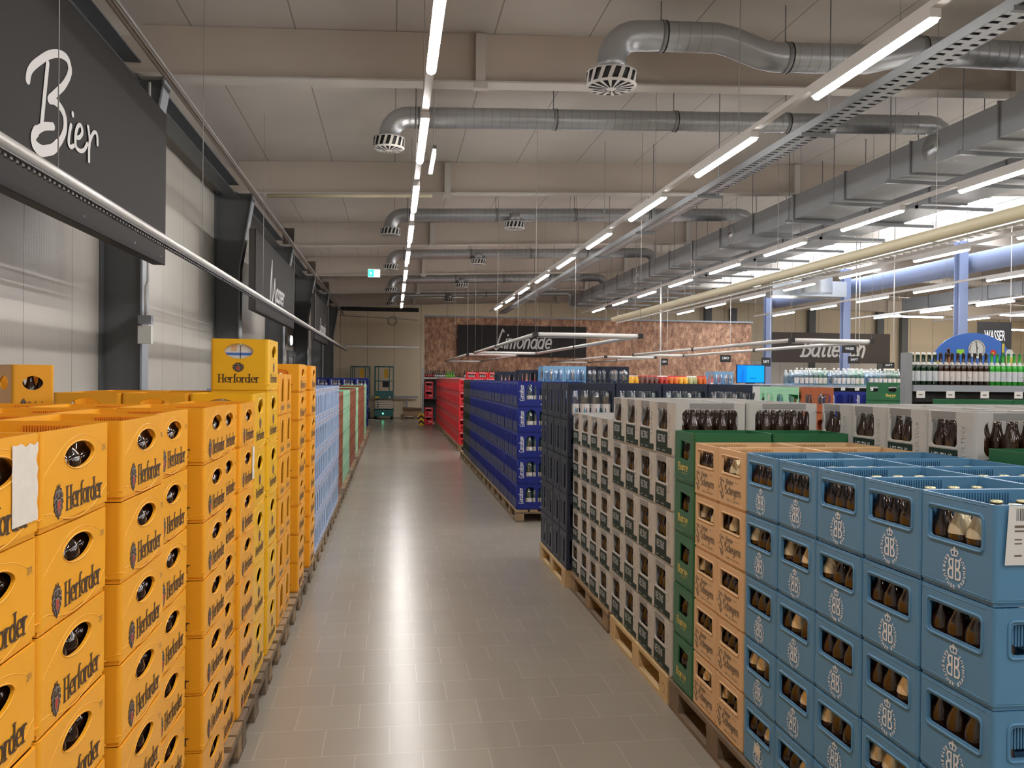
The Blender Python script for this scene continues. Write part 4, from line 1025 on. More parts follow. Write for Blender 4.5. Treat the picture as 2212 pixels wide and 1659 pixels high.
tall = 'tall yellow crate'
tp = [(x, -.118, .014) for x in (-.09, -.02, .05, .12)]
ct = lcol('ytall2', -.680, 4.395, 5, tall, NC[0], 1, .2935, kind='nrw', pts=tp)
top_fill(-1, 'ytall', -.680, 4.395, 5, 3, tall, NC[0], LF, 'tall yellow crates, left row', .144, .2935)
pass
c = lcol('ytall2', -.680, 4.885, 6, tall, NC[1], 1, .2935, kind='nrw', pts=tp)
top_fill(-1, 'ytall', -.680, 4.885, 5, 3, tall, NC[1], LF, 'tall yellow crates, left row', .144, .2935)
def carton(x, y, z, label):
    t = empty('bottle_carton', (x, y, z)); b = MB(); b.box(-.061, .061, 0, .19, 0, .258, 'tag_white'); b.build('box', t)
    b = MB(); b.box(-.0615, .0615, -.001, .191, .188, .203, 'duvet_blue'); b.build('blue_band', t)
    b = MB(); b.box(.015, .045, -.0012, -.0005, .21, .245, 'beige'); b.build('print', t)
    tag(t, label, 'carton', 'white and blue bottle cartons')
for q in range(2): carton(-.68-.092-.128*q, 4.905, .144+5*.2935+.0145, f'white and blue bottle carton in the topmost tall yellow crate, {"right" if q == 0 else "left"} one')
for q in range(2): carton(-.68-.092-.128*q, 4.415, .144+4*.2935+.0145, f'white and blue bottle carton in the lower front tall yellow crate, {"right" if q == 0 else "left"} one')
for j in range(2):
    o = crate('yback', -1.90, 4.78, 1.749 - (j+1)*.2955, L + R(36), f'narrow yellow crate turned at an angle by the left edge, {"topmost" if j == 0 else "second from top"}', 'narrow yellow crates')
    if j == 0: bottles('nrw', o, [(-.10, -.05+.05*q, .014) for q in range(3)], 'bottle in the narrow yellow crate turned at an angle', 'bottles in narrow yellow crate')
for i in range(2): lcol('yarch', -.69, 5.44 + .31*i, 6, 'yellow arched-window crate', NC[i], 1, .262, kind='nrw', pts=[(0, -.14, .014)])
for i, (x, y) in enumerate(((-.662, 6.31), (-.692, 6.715), (-.655, 7.12))): lcol('ysmall', x, y, 8, 'small yellow crate', ORD[7+i] + ' column', 1, .206, kind=None)
for i in range(8): lcol('ice', -.66, 7.56 + .418*i, 5, 'pale blue water crate', NC[i], 3, .290, kind=None)
y = 10.95; cb = cm = 0
for key, n in (('brown', 4), ('mint', 5), ('brown', 6), ('mint', 3), ('brown', 10), ('mint', 5)):
    for i in range(n):
        if key == 'brown': lcol('brown', -.70 - .003*max(0, y-12)*.5, y, 5, 'brown juice crate', NC[cb], 3 if y < 19 else 2, .2695, kind=None); cb += 1
        else: lcol('mint', -.70 - .003*max(0, y-12)*.5, y, 5, 'mint green juice crate', NC[cm], 3 if y < 19 else 2, .2695, kind=None); cm += 1
        y += .395
    y += .05
for i in range(4):
    for j in (range(5) if i == 0 else (4, 3)):
        o = crate('royal', -.95 - .40*i, 27.5, .144 + .3055*j, RT, f'dark blue crate at far end of left row, {lay(j, 5)}, {ORD[i]} from aisle', 'dark blue crates at the end of the left row')
        if j == 4: bottles('water', o, [(.14, -.12 + .1*q, .014) for q in (0, 1, 2)], f'clear bottle in top dark blue crate, far left row, {ORD[i]} from aisle', f'bottles far left {i}')
yy = 1.81; i = 0
for yc in [1.81, 2.67, 3.575, 4.39, 5.25, 6.07, 6.90] + [7.73 + .815*k for k in range(22)] :
    if yc > 25.5: break
    pallet('a' if i % 3 else 'd', -.655-.60, yc, L, f'weathered wooden pallet under the left row, {ORD[i]} from the camera', 'pallets under the left row'); i += 1
pallet('a', -1.3, 27.5, L, 'wooden pallet under the far dark blue crates', None)

# ================================================================== right row
RF = 'right row'
def rcol(key, xf, y0, n, what, cn, rows=1, pitch=None, kind=None, pts=None, z0=.144, group=None, layers=None, kt=None, lows=1):
    g = group or what + 's, right row'
    o = col_stack(1, key, xf, y0, n, what, cn, RF, g, z0, pitch, kind=kind, pts=pts, layers=layers)
    if rows > 1: top_fill(1, key, xf, y0, n, rows, what, cn, RF, g, z0, pitch, kind=kt, lows=lows)
    return o
p4 = rowF(.292, .398, 4)
for i in range(5):
    o = rcol('bay', 1.45, 1.893 + .2965*i, 5, 'blue crate', NC[i], 2 if i else 3, .2525, kind=['low','low','low','foil'], pts=p4, kt='low')
    full_bottles(o[4], 'bay', 'low', f'bottle in the topmost blue crate, {NC[i]}, right row', f'bottles in topmost blue crate {NC[i]}')
    if i == 0: corner = o[4]
    if i == 4:
        b = MB(); torn(b, 'F', .292, .398, -.03, .03, .07, .115, 9, .003); b.build('torn_label', o[0])
b = MB(); mt = fmat('R', .292, .398, .0065)
b.add([(-.175,.105,0),(.19,.105,0),(.19,.248,0),(-.165,.25,0)], [(0,1,2,3)], 'tag_white', mt); rnd = random.Random(4); x = -.145
while x < .18:
    w_ = rnd.choice((.0012,.002,.0035)); b.add([(x,.213,.0006),(x+w_,.213,.0006),(x+w_,.243,.0006),(x,.243,.0006)], [(0,1,2,3)], 'black', mt); x += w_ + rnd.choice((.0015,.0025,.004))
for (xx, zz, ww, hh_) in ((-.15,.196,.10,.006),(-.15,.186,.06,.004),(-.15,.166,.02,.003),(-.10,.166,.02,.003),(-.15,.156,.02,.003),(-.15,.126,.02,.004),(-.12,.126,.02,.004),(-.09,.126,.03,.004),(.02,.19,.1,.006),(.02,.15,.08,.004),(.0,.12,.1,.004)):
    b.add([(xx,zz,.0006),(xx+ww,zz,.0006),(xx+ww,zz+hh_,.0006),(xx,zz+hh_,.0006)], [(0,1,2,3)], 'ink_grey', mt)
b.build('barcode_label', corner)
for i in range(2): rcol('beige', 1.45, 3.384 + .296*i, 5, 'beige crate with dark lettering', NC[i], 2, .2515, kind=['low','foil','low'], pts=p4, kt='low')
rcol('barre', 1.45, 3.980, 5, 'green crate with gold lettering', 'beside beige', 2, .2600, kind='low', pts=p4)
for i in range(4):
    o = rcol('velt', 1.45, 4.30 + .3095*i, 5, 'tall grey-green crate', NC[i], 2, .2880, kind='nrw', pts=rowF(.306, .398, 4), kt='nrw' if i == 0 else None)
    for j, oo in enumerate(o): bottles('nrw', oo, rowF(.306, .398, 4, 1), f'bottle in the second line inside the tall grey-green crate, {lay(j,5)}, {NC[i]}', f'second line of bottles, tall grey-green crate {i} {j}')
    if i == 0: full_bottles(o[4], 'velt', 'nrw', 'bottle in the corner tall grey-green crate, topmost, right row', 'bottles in the corner grey-green crate')
bo = crate('velt', 1.45+.199+.402, 4.30+.153, .144+.288*3, RT, 'tall grey-green crate, first from the aisle, second from top, behind the green crates', 'tall grey-green crates, right row')
bottles('nrw', bo, [(.1, -.15+.075*q, .014) for q in range(5)], 'bottle in the grey-green crate behind the green crates', 'bottles behind green crates')
for i in range(4): rcol('veltlow', 1.45, 5.56 + .3095*i, 5, 'low grey-green crate', NC[i], 2, .2580, kind='low', pts=rowF(.306, .398, 4))
for i in range(4):
    o = rcol('navy', 1.415, 6.83 + .311*i, 5, 'navy water crate', NC[i], 1, .3050)
    for r_ in range(1, 4):
        crate('navy', 1.415 + .196 + .396*r_, 6.83 + .311*i + .154, .144 + .305*4, RT, f'navy water crate, topmost, {ORD[r_]} from the aisle, {NC[i]}', 'navy water crates, right row')
    if i == 0:
        for r_ in range(4):
            for q in range(4): BOT.append((0, 'water', Vector((1.415+.196+.396*r_ - .135 + .09*q, 6.83+.055, .144+.305*4+.013)), f'clear water bottle in the navy crate, {ORD[r_]} from the aisle', f'bottles in navy crate {r_}'))
            for q in range(4): BOT.append((0, 'water', Vector((1.415+.196+.396*r_ - .135 + .09*q, 6.83+.055+.085, .144+.305*4+.013)), f'clear water bottle in the navy crate, {ORD[r_]} from the aisle', f'bottles in navy crate {r_}'))
for i in range(20):
    k = 'royal' if i < 16 else 'blackgreen'
    what = 'dark blue lemonade crate' if i < 16 else 'black-green lemonade crate'
    o = rcol(k, 1.47, 10.04 + .39*i, 5, what, NC[i], 1, .3055)
    if i == 0:
        for j, oo in enumerate(o): bottles('lemonade', oo, [(.145, -.13+.085*q, .014) for q in range(4)], f'labelled bottle in the front dark blue crate, {lay(j, 5)}', f'bottles front dark blue {j}')
for j in range(5):
    o = crate('royal', 1.47+.199+.40, 10.04+.194, .144+.3055*j, RT, f'dark blue lemonade crate, second from the aisle, {lay(j, 5)}, front end', 'dark blue lemonade crates, right row') if j == 4 else None
for i in range(26): rcol('red', 1.53, 19.9 + .396*i, 5, 'red soda crate', NC[i], 1, .3105)
for r_ in range(1, 6):
    for j in range(5): crate('red', 1.53 + .152 + .303*r_, 20.1, .144 + .3105*j, RT, f'red soda crate at the near end, {lay(j, 5)}, {ORD[r_]} from the aisle', 'red soda crates, near end')
for r_ in range(3):
    for j in range(6): crate('red', 2.15 + .303*r_, 23.5, .01 + .3105*j, RT, f'red soda crate on the taller block behind, {lay(j, 6)}, {ORD[r_]} from left', 'red soda crates behind')
# pallets
for i, (k, y, lb) in enumerate((('d', 2.487, 'dark weathered wooden pallet under the blue crates'), ('d', 3.69, 'dark weathered wooden pallet under beige and green crates'), ('n', 4.92, 'fresh pale wooden pallet under the tall grey-green crates'),
                                ('a', 6.18, 'worn wooden pallet under the low grey-green crates'), ('n', 7.45, 'pale wooden pallet under the navy water crates'))):
    pallet(k, 1.44+.4 if i < 4 else 1.405+.4, y, 0, lb)
for i in range(7): pallet('a', 1.46+.4, 10.62 + 1.215*i, 0, f'wooden pallet under the dark blue lemonade crates, {ORD[i]} from the camera', 'pallets under the dark blue crates')
for i in range(9): pallet('a', 1.51+.4, 20.5 + 1.215*i, 0, f'wooden pallet under the red crates, {ORD[i]} from the camera', 'pallets under the red crates')

pallet('a', 4.80, 9.55, L, 'wooden pallet under the mint green and rust orange crates'); pallet('d', 4.70, 10.4, L, 'wooden pallet under the white plastic crates')
pallet('d', 6.83, 11.3, 0, 'wooden pallet under the dark green crates by the rack')
# second rank on the right
for i in range(4):
    for r_ in range(3):
        for j in (4, 3):
            if j == 3 and not (i == 0 or r_ == 0): continue
            o = crate('velt', 2.30+.199+.402*r_, 3.13+.153+.3095*i, .144+.288*j, RT, f'grey-green crate in the second rank, {lay(j,5)}, {ORD[r_]} from the aisle, {NC[i]}', 'grey-green crates, second rank')
            if i == 0 and j == 4: bottles('nrw', o, [(xx, -.15+.075*q, .014) for q in range(5) for xx in (.105, .03)][(3 if r_ == 0 else 0):], f'bottle in second-rank grey-green crate, front end, {ORD[r_]} from the aisle', f'bottles second rank front {r_}')
            if r_ == 0 and j == 4: bottles('nrw', o, rowF(.306, .398, 4)[:3] + rowF(.306, .398, 4, 1)[:3] + rowF(.306, .398, 4, 2)[:3], f'bottle in second-rank grey-green crate, aisle side, {NC[i]}', f'bottles second rank side {i}')
for r_ in range(2): crate('barre', 2.33+.199+.402*r_, 2.80+.146, .144+.26*4, RT, f'green crate in front of the second rank, {ORD[r_]} from the aisle', 'green crates in front of the second rank')
for r_ in range(2): crate('barre', 3.95+.402*r_, 5.4, .288+.26*4, RT, f'green crate behind the second rank, {ORD[r_]} from left', 'green crates behind the second rank')
for j in range(5):
    crate('rustwin', 4.66+.2, 9.45, .144 + .300*(4-j), RT, f'rust orange crate beside the mint crate, {lay(4-j,5)}', 'rust orange crates', jit=False)
    crate('mintwin', 4.325+.15, 9.48, .144 + .300*(4-j), 0, f'mint green crate with open windows, {lay(4-j,5)}', 'mint crates with windows', jit=False)
for j in range(5):
    crate('whitewin', 4.60, 10.2, .144+.3*j, 0, f'white plastic crate behind and left of the mint crates, {lay(j, 5)}', 'white plastic crates')
BOTX = [(4.40+.08*q, 9.40) for q in range(3)] + [(4.74+.08*q, 9.42) for q in range(4)]
for (x, y) in BOTX: BOT.append((0, 'bluewater', Vector((x, y, .144+1.2+.014)), 'pale bottle inside the mint and rust crates', 'bottles in mint and rust crates'))
for i in range(2):
    for j in range(5): crate('royal', 6.66+.4*i, 12.2, 1.2475-.3055*j, RT, f'dark blue crate under the price tag shelf, {lay(4-j, 5)}, {ORD[i]} from left', 'dark blue crates under the shelf')
for j in range(6): crate('barre', 6.83, 11.2, 1.44-.26*j - .12*0, 0, f'dark green crate beside the rack post, {lay(5-j, 6)}', 'dark green crates by the rack')
for i in range(4):
    k = 'paleblue' if i < 2 else 'navyback'
    for j in range(2):
        o = crate(k, 2.62+.37*i+.02, 14.2, 1.63-.29*j, 0, f'{"light blue" if i < 2 else "navy"} water crate behind the lemonade block, {"upper" if j == 0 else "lower"}, {"left" if i % 2 == 0 else "right"} one', 'water crates behind the block')
        o.scale = (.92, .92, 1)
    for q in range(4): BOT.append((0, 'bluewater', Vector((2.62+.37*i+.02-.125+.083*q, 13.99, 1.63+.014)), f'clear bottle in a water crate behind the block, crate {ORD[i]} from left', f'bottles in back water crates {i}'))
for i in range(2):
    crate('navyback', 2.27-.36*i, 14.5, 1.56-.03*i, 0, f'navy crate farther back behind the lemonade block, {ORD[i]} from right', 'navy crates farther back').scale = (.82, .9, 1)
crate('paleblue', 6.0, 15.2, 1.58, 0, 'single light blue water crate left of the screen', None)
for q in range(4): BOT.append((0, 'bluewater', Vector((5.85+.09*q, 14.99, 1.595)), 'clear bottle in the single light blue crate', 'bottles in single light blue crate'))
# low gondolas that carry the middle goods
def gondola(x0, x1, y0, y1, z, label):
    t = empty('shelf_unit', (x0, y0, 0)); b = MB(); b.box(0, x1-x0, 0, y1-y0, z-.03, z, 'steel_light'); b.build('top_board', t)
    b = MB(); [b.box(x, x+.04, y, y+.04, 0, z-.031, 'galv_dark') for x in (0, x1-x0-.04) for y in (0, y1-y0-.04)]; b.build('post', t)
    b = MB(); b.box(.05, x1-x0-.05, (y1-y0)/2, (y1-y0)/2+.02, .1, z-.04, 'black'); b.build('back_panel', t)
    b = MB(); [b.box(.045, x1-x0-.045, .02, y1-y0-.02, zz, zz+.025, 'galv_dark') for zz in (.12, .55, 1.0)]; b.build('shelf_board', t)
    tag(t, label, 'shelf', 'goods shelves'); return t
gondola(4.2, 6.6, 14.9, 17.6, 1.578, 'shelf unit carrying juice packs in the middle ground')
gondola(2.0, 4.15, 13.9, 16.2, 1.338, 'shelf unit under the water crates behind the lemonade block')
gondola(6.45, 8.75, 13.3, 14.0, 1.64, 'shelf unit carrying the long row of clear bottles')
gondola(7.9, 10.6, 19.7, 20.4, 1.63, 'shelf unit below the blue screen')
b = MB(); b.box(8.75, 9.4, 15.5, 15.55, 0, 1.95, 'white_plastic'); tag(b.build('divider_panel'), 'grey end panel right of the blue screen', 'panel')
jk = ['juice_yellow', 'juice_brown', 'juice_brown', 'juice_red', 'juice_orange', 'juice_yellow', 'juice_pale', 'juice_orange']
jn = ['yellow', 'brown', 'dark brown', 'red', 'orange', 'amber', 'pale green', 'bright orange']
for i in range(8):
    for r_ in range(3):
        t = empty('juice_pack', (4.35+.185*i, 15.1+.3*r_, 1.58)); b = MB()
        kk = jk[(i + (r_ > 1)*3) % 8]
        for a in range(2):
            for c in range(3): b.lathe([(0,0),(.036,0),(.038,.01),(.038,.13),(.02,.17),(.015,.185)], kk, 8, Matrix.Translation((-.045+.09*a, c*.085, 0)))
        b.build('bottles', t); b = MB()
        for a in range(2):
            for c in range(3): b.lathe([(.017,.185),(.017,.2),(0,.2)], 'red' if i % 3 else 'cap_white', 6, Matrix.Translation((-.045+.09*a, c*.085, 0)))
        b.build('caps', t)
        tag(t, f'pack of {jn[(i + (r_ > 1)*3) % 8]} juice bottles, {ORD[i]} from left, {["front","middle","back"][r_]} line', 'juice pack', 'juice packs on the middle shelf')
for i in range(6):
    b = MB(); x, y = 5.35+.22*i, 16.3 + .2*(i % 2)
    b.box(x, x+.2, y, y+.25, 1.581, 1.70+.03*(i % 3), 'pink_stack'); b.box(x+.01, x+.19, y-.004, y, 1.6, 1.66, 'cap_white')
    tag(b.build('drink_carton'), f'red and white drink pack heaped behind the juices, {ORD[i]} from left', 'drink pack', 'red drink packs')
# screen
t = empty('screen', (8.69, 20, 1.63)); b = MB(); b.box(-.36, .36, -.02, .03, .02, .47, 'black'); b.box(-.1, .1, -.04, .05, 0, .019, 'black'); b.build('bezel', t)
b = MB(); b.box(-.345, .345, -.024, -.021, .035, .455, 'screen'); b.box(-.10, .345, -.0255, -.0245, .05, .44, 'screen_lit'); b.add([(-.25,-.027,.05),(-.17,-.027,.05),(-.17,-.027,.27),(-.195,-.027,.33),(-.195,-.027,.40),(-.225,-.027,.40),(-.225,-.027,.33),(-.25,-.027,.27)], [tuple(range(8))], 'screen_dark')
b.box(-.02, .14, -.0275, -.0265, .12, .15, 'screen_dark'); b.build('picture', t); tag(t, 'flat screen glowing blue with a bottle picture', 'screen')
# right clear bottle row
cnt = 0
for r_ in range(3):
    for i in range(24):
        x = 6.62 + .082*i; gk = 'water' if i % 8 < 5 else ('lemonade' if i % 8 < 7 else 'bluewater')
        BOT.append((0, 'bluewater' if gk == 'water' and r_ else gk, Vector((x, 13.38 + .2*r_, 1.642)), f'clear bottle on the long middle shelf, {["front","middle","back"][r_]} line, {ORD[i]} from left', 'clear bottles on the long shelf'))
for i in range(8):
    t = empty('price_tag', (6.6+.25*i, 13.29, 1.56)); b = MB(); b.box(0, .07, -.01, 0, 0, .05, 'tag_white'); b.build('card', t); b = MB(); b.box(.01, .05, -.0115, -.0105, .02, .03, 'ink_grey'); b.build('print', t)
    tag(t, f'white price tag under the long bottle shelf, {ORD[i]} from left', 'price tag', 'price tags, long shelf')
# hanging department boards
def dept(x, y, z, w_, h_, txt, label, rod=True):
    t = empty('hanging_board', (x, y, z)); b = MB(); b.box(-w_/2, w_/2, -.01, .01, 0, h_, 'sign'); b.build('board', t)
    b = MB(); b.tube([(w_/2-.02, 0, h_), (w_/2-.02, 0, zr(x)-z+.01)], .008, 'white_metal', 5); b.build('rod', t)
    v = fit(text2d(txt, 1, .01), 0, h_*.55, w_*.62, h_*.34); b = MB(); b.add([(p[0], -.0115, p[1]) for p in v[0]], v[1], 'white_ink'); b.build('lettering', t)
    tag(t, label, 'hanging board', 'department boards')
dept(9.02, 16, 2.28, .3, .16, 'WASSER', 'small dark hanging board reading WASSER over the middle shelves')
dept(9.35, 16.4, 2.08, .26, .15, 'SAFT', 'small dark hanging board reading SAFT below another')
dept(9.62, 15.6, 1.98, .24, .11, 'SAFT', 'tiny dark hanging board lowest of the three')
dept(12.95, 17, 2.38, .8, .66, 'WASSER', 'large dark hanging board reading WASSER behind the blue arch display')
dept(7.15, 22, 2.1, .2, .17, 'LIMO', 'small dark board beside a thin white pole')
dept(8.85, 22, 2.2, .3, .2, 'LIMO', 'small dark board hanging before the wood wall right side')
dept(10.0, 22, 2.1, .26, .24, 'SAFT', 'small dark board hanging above the blue screen')
b = MB(); b.tube([(6.88, 21.5, 1.6), (6.88, 21.5, 5.46)], .02, 'white_metal', 6); tag(b.build('ceiling_pole'), 'thin white pole in front of the wood wall', 'pole')

# bottle rack with arch display on the right
t = empty('bottle_rack', (4.79, 7.4, 0))
b = MB(); b.box(-.07, 0, -.02, .06, 0, 1.98, 'galv_box'); b.build('post', t)
b = MB(); b.box(2.6, 2.68, -.02, .06, 0, 1.98, 'galv_box'); b.build('post', t)
b = MB(); b.box(.005, 2.595, .0, .22, 1.655, 1.672, 'galv_dark'); b.box(.005, 2.595, -.035, -.002, 1.62, 1.68, 'steel_light'); b.build('shelf_board', t)
b = MB(); b.box(.005, 2.595, .05, .36, 1.25, 1.267, 'black'); b.build('shelf_board', t)
b = MB(); b.box(.16, 2.595, .37, .39, .1, 1.65, 'black'); b.box(.16, 2.595, .22, .369, 1.60, 1.65, 'black'); b.box(.005, 2.595, .05, .06, 1.52, 1.60, 'black'); b.build('back_panel', t)
b = MB()
for i in range(14): b.tube([(.03+.185*i, -.02, 1.69), (.045+.185*i, -.01, 1.76), (.045+.185*i, .3, 1.76)], .0022, 'alu', 4)
b.build('wire_divider', t)
tag(t, 'dark metal shop rack with grey post holding beer bottles, right side', 'rack')
for i, x in enumerate((.03, .33, .68, 1.03, 1.62)):
    tt = empty('price_tag', (4.79+x, 7.36, 1.56)); b = MB(); b.box(0, .085, -.004, 0, 0, .065, 'tag_white'); b.build('card', tt); b = MB(); b.box(.02, .06, -.0055, -.0045, .025, .035, 'ink_grey'); b.build('print', tt)
    tag(tt, f'grey price tag on the bottle rack shelf edge, {ORD[i]} from left', 'price tag', 'price tags, bottle rack')
def lager(glass, lab, col2, neck, cap):
    b = MB(); r = .0278
    b.lathe([(0,0),(r,.002),(r,.155),(r*.8,.175),(r*.47,.20),(r*.42,.25),(r*.42,.272)], glass, 12); o = b.build('lager_bottle', loc=(0,0,-60))
    b = MB(); b.lathe([(r*1.015,.04),(r*1.015,.125)], lab, 12); 
    if col2: b.lathe([(r*1.03,.04),(r*1.03,.07)], col2, 12)
    b.build('bottle_label', o)
    b = MB(); b.lathe([(r*.84,.176),(r*.52,.2)], neck, 12); b.build('neck_label', o)
    b = MB(); b.lathe([(r*.45,.262),(r*.5,.266),(r*.47,.28),(0,.281)], cap, 10); b.build('crown_cap', o); return o
LG = {'dkgreen': lager('dkgreen_glass', 'silver_ink', None, 'tag_white', 'cap_white'), 'brown': lager('brown_glass', 'label_white', None, 'label_white', 'black'),
      'green': lager('green_glass', 'silver_ink', None, 'tag_white', 'barre_green'), 'redlab': lager('brown_glass', 'label_white', 'red', 'black', 'black')}
seq = ['dkgreen']*5 + ['brown']*9 + ['green']*7 + ['redlab']*10
used = set(); cn = {}
for r_ in range(2):
    for i, k in enumerate(seq):
        cn[(k, r_)] = cn.get((k, r_), 0) + 1
        loc = (4.83 + .0590*i + (.012 if r_ else 0), 7.46 + .09*r_, 1.6725)
        o = LG[k]
        o.scale = (1, 1, 1.12)
        if k in used: o = clone(o, loc)
        else: o.location = loc; used.add(k)
        nmk = {'dkgreen': 'dark green bottle with oval label', 'brown': 'brown bottle with pale label', 'green': 'bright green bottle with oval label', 'redlab': 'brown bottle with red and white label'}[k]
        tag(o, f'{nmk}, {ORD[cn[(k, r_)]-1]} from left, {"front" if r_ == 0 else "back"} line', 'bottle', 'bottles on the right rack')
for i in range(7):
    b = MB(); x = 4.85 + .2*i; b.lathe([(0,0),(.04,0),(.04,.16),(.015,.22),(.015,.24)], 'black_gloss', 10); o = b.build('dark_bottle', loc=(x, 7.6, 1.268)); b = MB(); b.lathe([(.041,.09),(.041,.13)], 'tag_white', 10); b.build('bottle_label', o)
    tag(o, f'dark bottle with white label on the lower rack shelf, {ORD[i]} from left', 'bottle', 'dark bottles, lower rack shelf')
t = empty('arch_display', (5.78, 7.9, 1.673))
pts = [(-.45, .0), (.45, .0)] + [(.45*cos(R(a)), .2 + .335*sin(R(a))) for a in range(0, 181, 10)]
v, f = fill2d([pts], .006); b = MB(); b.add([(x, z, y) for x, y, z in v], f, 'duvet_blue'); b.build('board', t)
b = MB()
def disc(x, z, r_, k, off, sx=1, n=20): b.add([(x+r_*sx*cos(2*pi*i/n), -off, z+r_*sin(2*pi*i/n)) for i in range(n)], [tuple(range(n))], k)
disc(.04, .37, .095, 'sign_brown', .0085); disc(.04, .37, .092, 'tag_white', .009); 
for i, ch in enumerate('LIEBHARTS PRIVATBRAUEREI'):
    if ch == ' ': continue
    a = R(215 - 250*i/23); vv, ff = text2d(ch, .022, .0005); rt = a - pi/2; px, pz = .04+.076*cos(a), .37+.076*sin(a)
    b.add([(px+x*cos(rt)-y*sin(rt), -.0095, pz+x*sin(rt)+y*cos(rt)) for x, y, _ in vv], ff, 'ink')
v, f = nib([[(.04,.31),(.04,.36)], [(.03,.31),(.05,.31)], [(.04,.36),(.04,.385),(.032,.42),(.03,.44)], [(.04,.375),(.05,.385)]], .006, .006, k=6); b.add([(x, -.0095, y) for x, y, _ in v], f, 'ink_grey')
b.box(-.18, -.10, -.0088, -.0085, .315, .365, 'lime'); disc(.22, .335, .032, 'flower', .0088); disc(.22, .335, .012, 'juice_yellow', .0092)
for x, k, k2 in ((-.27, 'rust', 'brown_glass'), (.33, 'barre_green', 'gold_ink')):
    vv = [(x-.045,.0),(x+.045,.0),(x+.045,.24),(x+.018,.33),(x+.016,.44),(x-.016,.44),(x-.018,.33),(x-.045,.24)]
    s_ = .85 if x < 0 else 1; b.add([(p, -.0088, q*s_) for p, q in vv], [tuple(range(8))], k); b.add([(x-.014,-.0091,.34*s_),(x+.014,-.0091,.34*s_),(x+.014,-.0091,.43*s_),(x-.014,-.0091,.43*s_)], [(0,1,2,3)], k2)
disc(.40, .33, .045, 'tag_white', .0092); b.add([(.365,-.009,0),(.43,-.009,0),(.44,-.009,.31),(.36,-.009,.31)], [(0,1,2,3)], 'gold_ink'); b.add([(-.40,-.009,0),(-.35,-.009,0),(-.345,-.009,.25),(-.405,-.009,.25)], [(0,1,2,3)], 'gold_ink')
b.build('artwork', t); b = MB(); b.box(-.3, -.28, .012, .03, -1.673, .2, 'steel_light'); b.box(.28, .3, .012, .03, -1.673, .2, 'steel_light'); b.build('stand', t); tag(t, 'blue arched display board with round white emblem above the bottles', 'display board')

# far shelf at the end of the red row
t = empty('shop_rack', (1.12, 31.0, 0)); b = MB(); b.box(-.07, 0, -.05, .05, 0, 2.05, 'galv_box'); b.build('post', t)
b = MB(); [b.box(.002, 3.4, -.05, .45, z, z+.02, 'black') for z in (.92, 1.68)]; b.box(.002, 3.4, -.07, -.052, 1.67, 1.72, 'white_metal'); b.build('shelf_board', t)
b = MB(); b.box(.002, 3.4, .46, .48, .1, 1.6, 'black'); b.build('back_panel', t); tag(t, 'tall grey rack at the end of the red crates by wood wall', 'rack')
for j, z in enumerate((.0, .3105, .945, 1.256)):
    crate('red', 1.30, 31.2, z+.01 if j < 2 else z, RT, f'red crate on the far rack, {ORD[j]} from floor', 'red crates on the far rack', jit=False)
for i in range(30):
    if 13 <= i < 17: continue
    k = 'red' if i < 4 else ('tag_white' if i < 9 else ('lime' if i < 13 else 'tag_white'))
    g = 'black_gloss' if i < 9 or i > 16 else 'green_glass'
    b = MB(); b.lathe([(0,0),(.035,0),(.035,.13),(.014,.2),(.014,.27),(0,.27)], g, 8); o = b.build('soda_bottle', loc=(1.20+.082*i, 31.05, 1.7005)); b = MB(); b.lathe([(.0365,.05),(.0365,.11)], k, 8); b.build('bottle_label', o)
    tag(o, f'dark soda bottle on top of the far rack, {ORD[i]} from left', 'bottle', 'soda bottles on the far rack')
t = empty('corner_guard', (1.03, 30.85, 0)); b = MB(); b.box(-.10, .10, -.02, .02, 0, .42, 'chev_yellow'); b.build('board', t); b = MB()
for z in (.02, .20): b.add([(-.1,-.022,z),(0,-.022,z+.09),(.1,-.022,z),(.1,-.022,z+.085),(0,-.022,z+.175),(-.1,-.022,z+.085)], [(0,1,4,5),(1,2,3,4)], 'black')
b.build('chevrons', t); tag(t, 'yellow and black chevron corner guard at the rack foot', 'corner guard')
